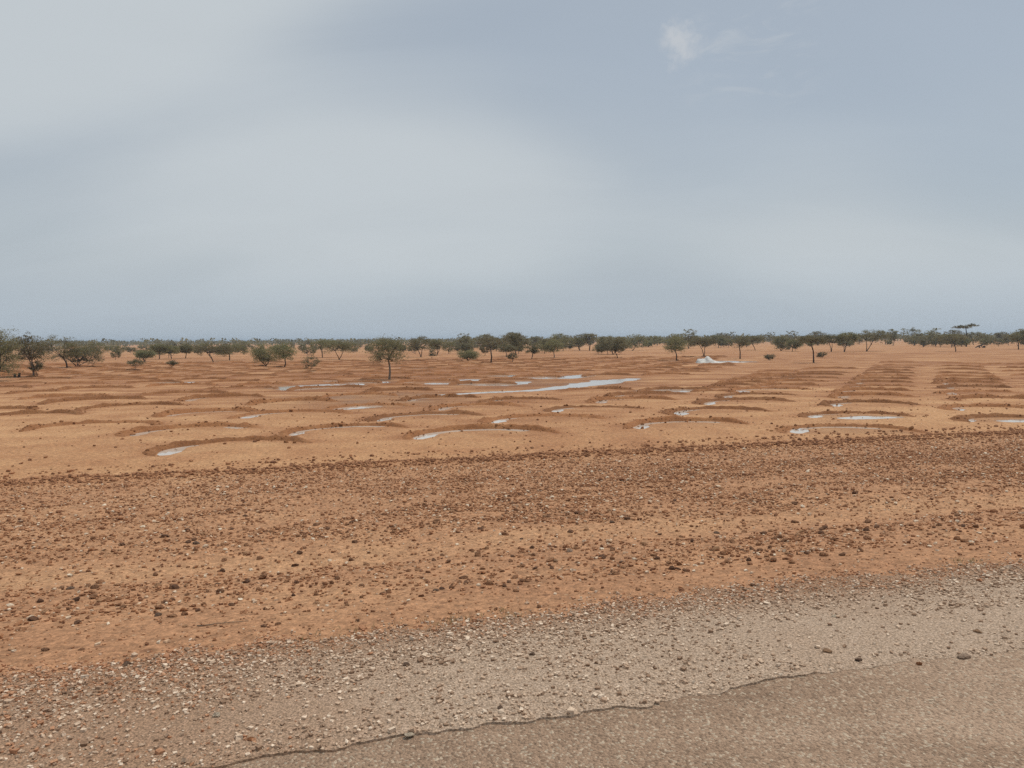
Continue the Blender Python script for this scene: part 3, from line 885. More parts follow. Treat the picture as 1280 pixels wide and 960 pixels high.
# ------------------------------------------------------------------ half-moon geometry
class Moon:
    def __init__(self, lx, ly, rx, ry, code, label, k):
        self.code, self.label, self.k = code, label, k
        self.c = np.array([(lx + rx) / 2, (ly + ry) / 2])
        ch = np.array([rx - lx, ry - ly])
        self.a = np.hypot(*ch) / 2 * 0.93
        self.e = ch / np.hypot(*ch)                    # along the chord, towards the right tip
        self.n = np.array([-self.e[1], self.e[0]])     # away from the road
        r = np.random.default_rng(100 + k)
        self.b = self.a * r.uniform(0.74, 0.92)
        self.h = r.uniform(0.06, 0.125) if np.hypot(*self.c) < 34 else r.uniform(0.09, 0.15)
        self.w = r.uniform(0.22, 0.36)
        self.shade = r.uniform(-0.9, 1.3)
        self.run = r.uniform(1.55, 2.1) if 'B' in code else r.uniform(1.7, 2.4)
        self.rng = r

    def local(self, x, y):
        dx, dy = x - self.c[0], y - self.c[1]
        return dx * self.e[0] + dy * self.e[1], dx * self.n[0] + dy * self.n[1]

    def world(self, p, q):
        return self.c[0] + p * self.e[0] + q * self.n[0], self.c[1] + p * self.e[1] + q * self.n[1]

    def dig(self, x, y):
        """depth dug below the field inside the arc, and wetness"""
        p, q = self.local(x, y)
        ang = np.arctan2(q / self.b, p / self.a)         # 0 right tip .. pi left tip
        ang = np.where(ang < -math.pi / 2, ang + 2 * math.pi, ang)
        rad = np.hypot(p / self.a, q / self.b)
        wob = 0.10 * fbm(x * 1.1, y * 1.1, 2, 300 + self.k)
        inside = smooth(0.98, 0.72, rad + wob) * smooth(-0.55, -0.05, q)
        d = 0.004 * inside
        wet = np.zeros_like(d)
        c = self.code

        shore = 0.05 * fbm(x * 2.7, y * 2.7, 2, 340 + self.k)

        def trench(a0, a1, outer, half, depth, fade=0.12, thin=False):
            hv = half * (1.0 if not thin else np.interp(ang, [1.9, 2.25, 2.6, 2.9, 3.2], [0.52, 0.62, 0.85, 0.95, 0.5]))
            centre = outer - hv
            band = smooth(1.0, 0.35, np.abs(rad + wob * 0.3 + shore - centre) / hv)
            return depth * band * smooth(a0 - fade, a0 + fade, ang) * (1 - smooth(a1 - fade, a1 + fade, ang))
        if 'B' in c:
            d = d + trench(self.run, 3.12, 0.93, 0.165, 0.11, 0.2, thin=True)
        if 'b' in c:
            d = d + trench(self.run, 3.12, 0.93, 0.18, 0.10, 0.2, thin=True)
        if 'A' in c:
            d = d + trench(0.6, 2.8, 0.91, 0.115, 0.10)
        if 'D' in c:
            d = d + trench(0.8, 2.8, 0.91, 0.105, 0.06 + 0.10 * value_noise(x * 1.7, y * 1.7, 5))
        if 'R' in c:
            d = d + trench(0.1, 0.6, 0.92, 0.15, 0.10)
        if c:
            wet = np.clip((d - 0.004) / 0.05, 0, 1) * 0.9 + inside * (0.30 if ('P' in c or 'D' in c) else 0.10)
        return d, np.clip(wet, 0, 1)


MOON_OBJS = [Moon(*row, k) for k, row in enumerate(MOONS)]
WATER_Z = -0.001


def pool_fields(P, x, y, seed):
    """distance to the pool's spine in units of its half width"""
    best = np.full(x.shape, 1e9)
    for (x0, y0, w0), (x1, y1, w1) in zip(P, P[1:]):
        dx, dy = x1 - x0, y1 - y0
        t = np.clip(((x - x0) * dx + (y - y0) * dy) / (dx * dx + dy * dy), 0, 1)
        d = np.hypot(x - x0 - t * dx, y - y0 - t * dy) / (w0 + (w1 - w0) * t)
        best = np.minimum(best, d)
    return best * (2.3 if len(P) > 5 else 1.3) + (0.85 if len(P) > 5 else 0.42) * fbm(x * 0.9, y * 0.6, 3, 500 + seed)


# ------------------------------------------------------------------ ground: one sheet to the horizon
def build_ground():
    th = np.radians(np.concatenate([np.linspace(-180, -46, 24, endpoint=False), np.linspace(-46, 46, 640), np.linspace(46, 180, 24)[1:]]))
    r = np.concatenate([[0.0, 1.5], np.geomspace(3, 16.5, 50, endpoint=False),
                        2800 / np.linspace(2800 / 16.5, 2800 / 115, 360, endpoint=False) ,
                        np.geomspace(115, 16000, 60)])
    X = np.sin(th)[None, :] * r[:, None]
    Y = np.cos(th)[None, :] * r[:, None]
    Z = base_height(X, Y)
    u, s = road_coords(X, Y)
    Z = Z - 0.06 * (1 - smooth(5.2, 5.45, s))
    wet = np.zeros_like(Z)
    tone = 0.42 + 0.0 * Z
    # soil colours: redder towards the middle distance, paler on the left and by the verge
    tone += 0.28 * np.exp(-(((X + 4) / 16) ** 2 + ((Y - 62) / 26) ** 2))
    tone += 0.16 * smooth(32, 60, Y) - 0.18 * np.exp(-(((X + 22) / 9) ** 2 + ((Y - 34) / 14) ** 2))
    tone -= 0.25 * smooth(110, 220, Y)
    tone -= 0.10 * smooth(17, 18.5, s) * (1 - smooth(24, 34, s))
    tone += 0.26 * smooth(5.4, 5.8, s) * (1 - smooth(6.6, 7.4, s)) + 0.12 * smooth(9.5, 10.5, s) * (1 - smooth(15, 17.5, s)) + 0.22 * smooth(7, 8, s) * (1 - smooth(8.5, 9.2, s))
    tone -= 0.26 * np.exp(-((s - 9.45 - 0.5 * fbm(u * 0.3, u * 0, 2, 8)) / 0.55) ** 2)

    def window(cx, cy, ext):
        rc, tcn = math.hypot(cx, cy), math.atan2(cx, cy)
        i0, i1 = np.searchsorted(r, [rc - ext, rc + ext])
        j0, j1 = np.searchsorted(th, [tcn - ext / rc, tcn + ext / rc])
        return slice(max(i0, 0), i1 + 1), slice(max(j0, 0), j1 + 1)
    for mo in MOON_OBJS:
        w = window(mo.c[0], mo.c[1] , mo.a * 1.5 + 0.8)
        x, y = X[w], Y[w]
        if x.size == 0:
            continue
        d, wt_ = mo.dig(x, y)
        Z[w] -= d
        lp, lq = mo.local(x, y)
        rr = np.hypot(lp / mo.a, lq / mo.b) + 0.10 * fbm(x * 1.3, y * 1.3, 2, 88)
        halo = np.exp(-((rr - 1.02) / 0.24) ** 2) * smooth(-0.6, 0.1, lq)
        floor_ = smooth(0.95, 0.6, rr) * smooth(-0.4, 0.1, lq)
        tone[w] += 0.34 * halo + (0.16 * mo.shade) * floor_
        wet[w] = np.maximum(wet[w], wt_)
    for k, P in enumerate(POOLS):
        cx, cy = np.mean([q[0] for q in P]), np.mean([q[1] for q in P])
        ext = max(math.hypot(q[0] - cx, q[1] - cy) + q[2] * 2.5 for q in P) + 1
        w = window(cx, cy, ext)
        x, y = X[w], Y[w]
        if x.size == 0:
            continue
        d = pool_fields(P, x, y, k)
        Z[w] -= 0.10 * smooth(1.35, 0.6, d)
        wet[w] = np.maximum(wet[w], 0.85 * smooth(2.2, 0.9, d))
    wet = np.maximum(wet, 0.7 * np.clip(np.exp(-(((X + 6.5) / 4.5) ** 2 + ((Y - 37.0) / 4.0) ** 2)) * (1.0 + 1.2 * fbm(X * 0.7, Y * 0.4, 3, 66)), 0, 1))
    wet = np.maximum(wet, 0.55 * np.clip(np.exp(-(((X - 1) / 7.5) ** 2 + ((Y - 50.0) / 5.0) ** 2)) * (1.0 + 1.4 * fbm(X * 0.6, Y * 0.3, 3, 67)), 0, 1))
    n, mcol = Z.shape
    idx = np.arange(n * mcol).reshape(n, mcol)
    q = np.stack([idx[:-1, :-1], idx[:-1, 1:], idx[1:, 1:], idx[1:, :-1]], -1)
    q = q[1:].reshape(-1, 4)[:, ::-1]
    V = np.stack([X, Y, Z], -1).reshape(-1, 3)
    me = mesh_np('ground', V, q, 4, [MAT_GROUND], flat=False, attrs={'wet': wet.ravel(), 'tone': tone.ravel(), 'verge': (1 - smooth(15.5, 18.5, s)).ravel(), 'streak': (smooth(24, 42, Y) * (1 - smooth(110, 170, Y))).ravel()})
    return tag(link('ground', me), kind='structure')


build_ground()


def hull_2d(pts):
    pts = sorted(set((round(float(a), 3), round(float(b), 3)) for a, b in pts))
    def half(P):
        out = []
        for p in P:
            while len(out) > 1 and (out[-1][0] - out[-2][0]) * (p[1] - out[-2][1]) - (out[-1][1] - out[-2][1]) * (p[0] - out[-2][0]) <= 0:
                out.pop()
            out.append(p)
        return out
    lo, up = half(pts), half(pts[::-1])
    return lo[:-1] + up[:-1]


puddle_count = 0


def puddle(pts):
    global puddle_count
    h = hull_2d(pts)
    cx, cy = np.mean([p[0] for p in h]), np.mean([p[1] for p in h])
    z = WATER_Z - 0.0004 * (puddle_count % 11)
    puddle_count += 1
    me = bpy.data.meshes.new('puddle')
    me.from_pydata([(p[0] - cx, p[1] - cy, 0) for p in h], [], [list(range(len(h)))])
    me.materials.append(MAT_WATER)
    tag(link('puddle', me, loc=(cx, cy, z)), kind='structure')


for P in POOLS:
    pts = []
    for (x, y, w) in P:
        for a in range(8):
            pts.append((x + 1.9 * w * math.cos(a * math.pi / 4), y + 1.9 * w * math.sin(a * math.pi / 4)))
    puddle(pts)
for mo in MOON_OBJS:
    def arc(a0, a1, r0=0.2, r1=0.98):
        pts = []
        for a in np.linspace(a0, a1, 12):
            for rr in (r0, r1):
                pts.append(mo.world(mo.a * rr * math.cos(a), mo.b * rr * math.sin(a)))
        return pts
    if 'A' in mo.code or 'D' in mo.code:
        puddle(arc(0.5, 3.55))
    elif 'B' in mo.code or 'b' in mo.code:
        puddle(arc(1.2, 3.55))
        if 'R' in mo.code:
            puddle(arc(-0.05, 0.75))


# ------------------------------------------------------------------ bunds, each one a thing
def build_bund(mo):
    dist = math.hypot(*mo.c)
    nt, npr = (72, 11) if dist < 36 else ((44, 9) if dist < 55 else (28, 7))
    t = np.linspace(-0.10, math.pi + 0.10, nt)
    o = np.linspace(-1, 1, npr)
    T, O = np.meshgrid(t, o, indexing='ij')
    end = np.sin(np.clip((T + 0.10) / (math.pi + 0.2), 0, 1) * math.pi)
    taper = np.clip(end / 0.42, 0, 1) ** 0.75
    wid = mo.w * (0.45 + 0.55 * taper)
    swing = 0.18 * fbm(T * 1.6, T * 0 + mo.k * 3.7, 2, 5)
    nx, ny = np.cos(T) * mo.b, np.sin(T) * mo.a
    nl = np.hypot(nx, ny)
    p = mo.a * np.cos(T) + (O * wid + swing) * nx / nl
    q = mo.b * np.sin(T) + (O * wid + swing) * ny / nl
    shape = np.where(O < 0, smooth(-1.0, -0.12, O), 1 - smooth(0.0, 1.0, O))
    x, y = mo.world(p, q)
    crest = 0.72 + 0.75 * (fbm(T * 3.1, T * 0 + mo.k * 1.7, 3, 12) + 0.35)
    h = mo.h * shape * taper * np.clip(crest, 0.45, 1.5)
    h = h + shape * taper * (0.05 * fbm(x * 2.7, y * 2.7, 2, 44) + 0.05 * value_noise(x * 7, y * 7, 46))
    z = base_height(x, y) - 0.03 + h + 0.03 * smooth(0.0, 0.25, shape)
    cz = float(base_height(mo.c[0], mo.c[1]))
    V = np.stack([x - mo.c[0], y - mo.c[1], z - cz], -1).reshape(-1, 3)
    idx = np.arange(nt * npr).reshape(nt, npr)
    f = np.stack([idx[:-1, :-1], idx[1:, :-1], idx[1:, 1:], idx[:-1, 1:]], -1).reshape(-1, 4)[:, ::-1]
    me = mesh_np('half_moon_bund', V, f, 4, [MAT_BUND], flat=False)
    ob = link('half_moon_bund', me, loc=(mo.c[0], mo.c[1], cz))
    az = math.degrees(math.atan2(mo.c[0], mo.c[1]))
    row = 'nearer' if mo.c[1] < 58 else ('middle' if mo.c[1] < 82 else 'farthest')
    spot = next(w for a_, w in [(-24, 'below the left tree clump'), (-14, 'below the bushy pair'), (-4, 'around the pale-trunked tree'),
                                (6, 'below the black-trunked umbrella tree'), (90, 'left of the white heap')] if az < a_)
    tag(ob, mo.label or f'thin low half-moon bund in the {row} crowded rows {spot}', 'earth bund',
        'half-moon bunds set out across the field' if mo.label else f'{row} rows of half-moon bunds {spot}')


for mo in MOON_OBJS:
    build_bund(mo)

# ------------------------------------------------------------------ road and its gravel strip
def edge_inner(u):
    return 3.9 + 0.09 * fbm(u * 0.55, u * 0, 3, 3) + 0.11 * fbm(u * 2.4, u * 0, 3, 13) + 0.035 * value_noise(u * 13, u * 0, 14) + 0.02 * value_noise(u * 41, u * 0, 15)


def edge_outer(u):
    return 5.68 - 0.20 * smooth(0.0, -5.0, u) + 0.20 * fbm(u * 0.7, u * 0 + 5, 3, 23) + 0.16 * fbm(u * 3.6, u * 0, 3, 24)


def road_height(u, s):
    return 0.728 + 0.008 * fbm(u * 0.9, s * 1.3, 3, 61) + 0.003 * value_noise(u * 9, s * 9, 62)


def build_road():
    u = np.concatenate([np.linspace(-300, -14, 60, endpoint=False), np.linspace(-14, 22, 360), np.linspace(22, 400, 60)[1:]])
    s = np.concatenate([np.linspace(-4.2, 1.5, 12, endpoint=False), np.linspace(1.5, 4.15, 40)])
    U, S = np.meshgrid(u, s, indexing='ij')
    x, y = from_road(U, S)
    z = road_height(U, S)
    idx = np.arange(x.size).reshape(x.shape)
    f = np.stack([idx[:-1, :-1], idx[1:, :-1], idx[1:, 1:], idx[:-1, 1:]], -1).reshape(-1, 4)
    me = mesh_np('road', np.stack([x, y, z], -1).reshape(-1, 3), f, 4, [MAT_ROAD], flat=False)
    tag(link('road', me), kind='structure')


def strip_height(u, s):
    z = bank(s) + 0.004 + 0.010 * fbm(u * 1.1, s * 1.4, 3, 71) + 0.006 * value_noise(u * 6, s * 6, 72)
    # towards the road the strip thins out; part of its broken edge is worn flush
    worn = smooth(-0.12, 0.25, fbm(u * 1.4, u * 0, 3, 91))
    rim = road_height(u, s) + 0.002 + 0.010 * worn
    k = np.exp(-np.clip(s - edge_inner(u), 0, 9) * 3.0)
    return z * (1 - k) + rim * k


def build_gravel_strip():
    u = np.concatenate([np.linspace(-300, -14, 60, endpoint=False), np.linspace(-14, 22, 1200), np.linspace(22, 400, 60)[1:]])
    v = np.linspace(0, 1, 36)
    U, Vv = np.meshgrid(u, v, indexing='ij')
    S = edge_inner(U) + (edge_outer(U) - edge_inner(U)) * Vv
    z = strip_height(U, S)
    z[:, -1] -= 0.03
    # the broken edge: a low face down to the road
    S = np.concatenate([S[:, :1] - 0.003, S], 1)
    z = np.concatenate([z[:, :1] - 0.03, z], 1)
    U = np.concatenate([U[:, :1], U], 1)
    x, y = from_road(U, S)
    idx = np.arange(x.size).reshape(x.shape)
    f = np.stack([idx[:-1, :-1], idx[1:, :-1], idx[1:, 1:], idx[:-1, 1:]], -1).reshape(-1, 4)
    me = mesh_np('gravel_strip', np.stack([x, y, z], -1).reshape(-1, 3), f, 4, [MAT_STRIP], flat=True)
    tag(link('gravel_strip', me), kind='structure')


build_road()
build_gravel_strip()


# ------------------------------------------------------------------ stones
def ico(sub):
    bm = bmesh.new()
    bmesh.ops.create_icosphere(bm, subdivisions=sub, radius=0.5)
    bm.verts.ensure_lookup_table()
    v = np.array([x.co[:] for x in bm.verts])
    f = np.array([[q.index for q in p.verts] for p in bm.faces])
    bm.free()
    return v, f


ICO1 = ico(1)
BLOCK = (np.array([(x, y, z) for z in (-1, 1) for y in (-1, 1) for x in (-1, 1)], float) * 0.36,
         np.array([(0, 2, 1), (1, 2, 3), (4, 5, 6), (5, 7, 6), (0, 1, 4), (1, 5, 4), (2, 6, 3), (3, 6, 7), (0, 4, 2), (2, 4, 6), (1, 3, 5), (3, 7, 5)]))
OCT = (np.array([(1, 0, 0), (-1, 0, 0), (0, 1, 0), (0, -1, 0), (0, 0, 1), (0, 0, -1)], float) * 0.5,
       np.array([(0, 2, 4), (2, 1, 4), (1, 3, 4), (3, 0, 4), (2, 0, 5), (1, 2, 5), (3, 1, 5), (0, 3, 5)]))


def scatter_mesh(name, x, y, z, size, base, mat, r, flat=0.62, jag=0.32, sink=0.25, rnd=None):
    bv, bf = base
    n, k = len(x), len(bv)
    V = bv[None] * (1 + r.uniform(-jag, jag, (n, k, 1))) + r.uniform(-0.07, 0.07, (n, k, 3))
    sc = np.stack([r.uniform(0.75, 1.3, n), r.uniform(0.7, 1.1, n), r.uniform(flat * 0.7, flat * 1.25, n)], -1)
    V = V * sc[:, None, :]
    tilt = r.normal(0, 0.28, n)
    ct, st_ = np.cos(tilt)[:, None], np.sin(tilt)[:, None]
    V = np.stack([V[..., 0], V[..., 1] * ct - V[..., 2] * st_, V[..., 1] * st_ + V[..., 2] * ct], -1)
    a = r.uniform(0, 2 * math.pi, n)
    ca, sa = np.cos(a)[:, None], np.sin(a)[:, None]
    V = np.stack([V[..., 0] * ca - V[..., 1] * sa, V[..., 0] * sa + V[..., 1] * ca, V[..., 2]], -1)
    V = V * size[:, None, None]
    V[..., 0] += x[:, None]
    V[..., 1] += y[:, None]
    V[..., 2] += (z + size * flat * (0.5 - sink))[:, None]
    F = (bf[None] + (np.arange(n) * k)[:, None, None]).reshape(-1, 3)
    if rnd is None:
        rnd = r.uniform(0, 1, n)
    me = mesh_np(name, V.reshape(-1, 3), F, 3, [mat], flat=True, attrs={'rnd': np.repeat(rnd, k)})
    return link(name, me)


def in_view(x, y, pad=2.5):
    return (y > 1.5) & (np.abs(x) < 0.70 * y + pad)


def stone_density(u, s):
    clump = np.clip(0.5 + 1.25 * fbm(u * 0.55, s * 1.1, 3, 200), 0.04, 1.6)
    s2 = s - 0.45 * fbm(u * 0.35, s * 0.3, 2, 210)
    d = 0.24 * smooth(5.6, 5.9, s2)
    d = d + 0.62 * smooth(6.5, 7.2, s2) * (1 - smooth(8.5, 9.1, s2)) * clump
    d = d + 1.2 * smooth(9.7, 10.8, s2) * (1 - smooth(13.6, 17.0, s2)) * clump * (0.8 + 0.35 * smooth(-4, 9, u))
    d = d + 0.22 * smooth(15.5, 16.5, s2)
    d = d * (1 - smooth(17.4, 18.0, s)) + 0.05 * smooth(17.4, 18.0, s) * (1 - smooth(20, 30, s))
    d = d + 0.38 * np.exp(-((s - 17.45 + 0.25 * fbm(u * 0.5, u * 0, 2, 3)) / 0.2) ** 2) * np.clip(0.4 + 1.8 * fbm(u * 1.3, u * 0, 3, 31), 0.02, 1.3)
    return d


def throw(r, n, s0, s1, dens):
    s = s0 + (s1 - s0) * np.sqrt(r.uniform((s0 / s1) ** 2, 1, n)) if s1 > 10 else r.uniform(s0, s1, n)
    if s1 > 10:
        s = np.sqrt(r.uniform(s0 ** 2, s1 ** 2, n))
    hw = 0.80 * s + 4
    u = r.uniform(-1, 1, n) * hw + 0.27 * s + 0.5
    x, y = from_road(u, s)
    k = in_view(x, y)
    x, y, u, s = x[k], y[k], u[k], s[k]
    k = r.uniform(0, 1.6, len(x)) < dens(u, s)
    return x[k], y[k], u[k], s[k]


r1 = np.random.default_rng(5)
bx_, by_, bu_, bs_ = throw(r1, N_STONES, 5.7, 19, stone_density)
fx_, fy_, fu_, fs_ = throw(r1, 5200, 19, 48, lambda u, s: np.clip(1.15 - s / 40, 0.06, 1))
bx_, by_, bu_, bs_ = [np.concatenate(q) for q in ((bx_, fx_), (by_, fy_), (bu_, fu_), (bs_, fs_))]
bsize = np.clip(np.exp(r1.normal(math.log(0.029), 0.42, len(bx_))), 0.014, 0.095)
bsize = np.where(bs_ > 17, np.clip(bsize * 1.9, 0.045, 0.11), bsize)
bsize = np.where((bs_ < 6.6), bsize * 0.7, bsize)
# keep clear of the singled-out stones
for (mx, my, ms, mc, ml) in MARKED:
    bsize = np.where(np.hypot(bx_ - mx, by_ - my) < ms * 0.9, 0, bsize)
okk = bsize > 0
bx_, by_, bs_, bsize = bx_[okk], by_[okk], bs_[okk], bsize[okk]
vis = (np.abs(bx_) < 0.655 * by_)
rank = np.where(vis, bsize / np.hypot(bx_, by_), 0)
order = np.argsort(-rank)
n_single = 300 - len(MARKED)
single, rest = order[:n_single], order[n_single:]


def stone_material(name, stops):
    m, t, b = material(name)
    p = N(t, 'ShaderNodeTexCoord').outputs['Object']
    rd = N(t, 'ShaderNodeObjectInfo').outputs['Random']
    c = ramp(t, rd, stops)
    f = noise(t, p, 5.0, 5, 0.65)
    sc = N(t, 'ShaderNodeVectorMath', operation='SCALE')
    t.links.new(c, sc.inputs[0])
    t.links.new(map_range(t, f, 0.3, 0.7, 0.65, 1.3), sc.inputs['Scale'])
    # dust lying on the stones' sides near the ground
    t.links.new(sc.outputs[0], b.inputs['Base Color'])
    bump(t, b, f, 0.7, 0.08)
    return m


MAT_STONE = stone_material('laterite_stone', STONE_STOPS_BIG)
MARK_MATS = {k: stone_material('stone_' + k, [(0.0, c), (1.0, tuple(v * 1.2 for v in c))]) for k, c in
             dict(pale=(0.52, 0.42, 0.31), brown=(0.30, 0.18, 0.105), dark=(0.15, 0.095, 0.065), grey=(0.30, 0.21, 0.15), red=(0.30, 0.13, 0.06)).items()}


def stone_mesh(seed, mat, flat):
    r = np.random.default_rng(seed)
    v, f = ico(2)
    off = r.uniform(0, 50, 3)
    n = fbm(v[:, 0] * 3 + off[0], v[:, 1] * 3 + v[:, 2] * 2.3 + off[1], 2, seed)
    v = v * (1 + 0.55 * n[:, None]) + r.uniform(-0.03, 0.03, v.shape)
    # chipped facets
    for k in range(4):
        d = r.normal(0, 1, 3)
        d /= np.linalg.norm(d)
        lim = r.uniform(0.28, 0.4)
        over = np.clip(v @ d - lim, 0, None)
        v = v - over[:, None] * d * 0.85
    v = v * np.array([r.uniform(0.95, 1.2), r.uniform(0.75, 1.0), flat])
    return mesh_np('stone', v, f, 3, [mat], flat=True)


STONE_MESHES = [stone_mesh(900 + k, MAT_STONE, 0.5 + 0.03 * k) for k in range(10)]
for i, k in enumerate(single):
    o = link('stone', STONE_MESHES[i % 10])
    z = float(base_height(bx_[k], by_[k]))
    o.location = (bx_[k], by_[k], z + 0.12 * bsize[k])
    o.scale = (bsize[k],) * 3
    o.rotation_euler = (random.gauss(0, 0.2), random.gauss(0, 0.2), random.uniform(0, 6.28))
    part = 'left' if bx_[k] < -0.2 * by_[k] else ('right' if bx_[k] > 0.2 * by_[k] else 'middle')
    if bs_[k] > 16.9:
        tag(o, 'dark stone lying in or just beyond the stone row at the field edge', 'stone', 'stones along the field edge row')
    elif bs_[k] > 9.4:
        tag(o, f'brown stone in the {part} third of the broad stony band behind the sand strip', 'stone', f'stones of the broad band, {part} third')
    else:
        tag(o, f'brown stone in the {part} third of the narrow stony band before the sand strip', 'stone', f'stones of the narrow band, {part} third')
for i, (mx, my, ms, mc, ml) in enumerate(MARKED):
    flat = 0.36 if ml.startswith('flat') or 'pale flat' in ml else 0.6
    o = link('stone', stone_mesh(950 + i, MARK_MATS[mc], flat))
    u_, s_ = road_coords(mx, my)
    z = float(strip_height(np.array(u_), np.array(s_)) if 3.9 < s_ < 5.65 else (0.732 if s_ <= 3.9 else base_height(mx, my)))
    o.location = (mx, my, z + 0.06 * ms * flat / 0.6)
    o.scale = (ms * 0.82,) * 3
    o.rotation_euler = (random.gauss(0, 0.1), random.gauss(0, 0.1), random.uniform(0, 6.28))
    tag(o, ml, 'stone', 'stones that stand out')

for nm, pick, base, lab in (('stones', rest[bsize[rest] >= 0.045], ICO1, 'countless small brown stones covering the bands of the verge'),
                            ('small_stones', rest[bsize[rest] < 0.045], BLOCK, 'smaller stone chips lying among the stones of the verge')):
    tint = r1.uniform(0, 1, len(pick)) * np.where(bs_[pick] > 16.9, 0.65, 1.0)
    ob = scatter_mesh(nm, bx_[pick], by_[pick], base_height(bx_[pick], by_[pick]), bsize[pick], base, MAT_STONES, r1, sink=0.2, rnd=tint)
    tag(ob, lab, 'stones', kind='stuff')

r2 = np.random.default_rng(6)
gx, gy, gu, gs = throw(r2, N_GRIT, 5.7, 18.5, lambda u, s: 0.38 + 0.9 * stone_density(u, s))
gsize = np.clip(np.exp(r2.normal(math.log(0.0145), 0.32, len(gx))), 0.008, 0.028)
grit = scatter_mesh('grit', gx, gy, base_height(gx, gy), gsize, OCT, MAT_STONES, r2, flat=0.7)
tag(grit, 'fine reddish grit strewn between the stones of the verge', 'grit', kind='stuff')

r3 = np.random.default_rng(7)


def strip_density(u, s):
    e0, e1 = edge_inner(u), edge_outer(u)
    v = (s - e0) / (e1 - e0)
    inside = (v > 0.0) & (v < 1.2)
    d = 0.16 + 1.1 * smooth(0.2, 0.9, v) + 0.9 * fbm(u * 0.8, s * 1.6, 3, 240) + 0.5 * (1 - smooth(-2.0, 0.5, u))
    return np.where(inside, np.clip(d, 0.06, 1.6) * (1 - 0.97 * smooth(0.9, 1.12, v)), 0)


px_, py_, pu_, ps_ = throw(r3, N_PEBBLES, 3.7, 6.2, strip_density)
psize = np.clip(np.exp(r3.normal(math.log(0.0150), 0.36, len(px_))), 0.008, 0.05)
pz = np.where(ps_ < edge_outer(pu_) - 0.03, strip_height(pu_, ps_), base_height(px_, py_))
# redder pebbles at the end of the strip where soil has washed over it
prnd = r3.uniform(0, 0.8, len(px_))
redden = 0.42 * (1 - smooth(-2.2, 0.8, pu_)) + 0.5 * smooth(5.1, 5.75, ps_)
prnd = np.where(r3.uniform(0, 1, len(px_)) < redden, r3.uniform(0.82, 1.0, len(px_)), prnd)
big = psize > 0.0165
for nm, kk, base in (('pebbles', big, BLOCK), ('fine_gravel', ~big, OCT)):
    ob = scatter_mesh(nm, px_[kk], py_[kk], pz[kk], psize[kk], base, MAT_PEBBLES, r3, flat=0.66, rnd=prnd[kk])
    tag(ob, 'loose beige pebbles scattered over the gravel strip' if nm == 'pebbles' else 'fine grey-beige gravel lying on the strip by the road', 'gravel', kind='stuff')

def clods():
    r = np.random.default_rng(71)
    xs, ys, sz = [], [], []
    for mo in MOON_OBJS:
        dist = math.hypot(*mo.c)
        if dist > 60:
            continue
        n = int(r.uniform(25, 85) * (1.0 if dist < 40 else 0.6))
        a = r.uniform(-0.1, math.pi + 0.1, n)
        heavy = r.uniform(0, math.pi)
        a = np.where(r.uniform(0, 1, n) < 0.4, heavy + r.normal(0, 0.35, n), a)
        rr = 1 + r.normal(0.03, 0.13, n)
        x, y = mo.world(mo.a * rr * np.cos(a), mo.b * rr * np.sin(a))
        xs.append(x); ys.append(y)
        sz.append(np.clip(np.exp(r.normal(math.log(0.05), 0.45, n)), 0.025, 0.14))
    x, y, s = np.concatenate(xs), np.concatenate(ys), np.concatenate(sz)
    # let them rest on the bund surface
    dg = bpy.context.evaluated_depsgraph_get()
    z = base_height(x, y)
    for i in range(len(x)):
        hit, p, *_ = scene.ray_cast(dg, (x[i], y[i], 1.5), (0, 0, -1))
        if hit:
            z[i] = p.z
    ob = scatter_mesh('clods', x, y, z, s, ICO1, MAT_BUND, r, flat=0.7, sink=0.3)
    tag(ob, 'loose earth clods crumbled along the half-moon bunds', 'clods', kind='stuff')


clods()


def grass_fringe():
    m, t, b = material('dry_grass')
    t.links.new(ramp(t, attr(t, 'rnd'), [(0.0, (0.16, 0.15, 0.06)), (0.6, (0.30, 0.25, 0.12)), (1.0, (0.42, 0.34, 0.19))]), b.inputs['Base Color'])
    r = np.random.default_rng(91)
    n = 420
    u = r.uniform(-6, 14, n)
    s = edge_outer(u) + r.normal(0.03, 0.09, n)
    k = fbm(u * 0.8, u * 0, 2, 17) > 0.0
    u, s = u[k], s[k]
    nb = 9
    bu, bs = np.repeat(u, nb) + r.normal(0, 0.02, len(u) * nb), np.repeat(s, nb) + r.normal(0, 0.02, len(u) * nb)
    x, y = from_road(bu, bs)
    z = base_height(x, y)
    h = r.uniform(0.02, 0.055, len(x))
    a = r.uniform(0, 6.28, len(x))
    w = 0.0022
    P0 = np.stack([x - w * np.cos(a), y - w * np.sin(a), z - 0.005], -1)
    P1 = np.stack([x + w * np.cos(a), y + w * np.sin(a), z - 0.005], -1)
    P2 = np.stack([x + r.normal(0, 0.02, len(x)), y + r.normal(0, 0.02, len(x)), z + h], -1)
    V = np.stack([P0, P1, P2], 1).reshape(-1, 3)
    me = mesh_np('grass', V, np.arange(len(V)).reshape(-1, 3), 3, [m], attrs={'rnd': np.repeat(r.uniform(0, 1, len(x)), 3)})
    tag(link('grass', me), 'thin dry grass fringe along the edge of the gravel strip', 'grass', kind='stuff')


grass_fringe()

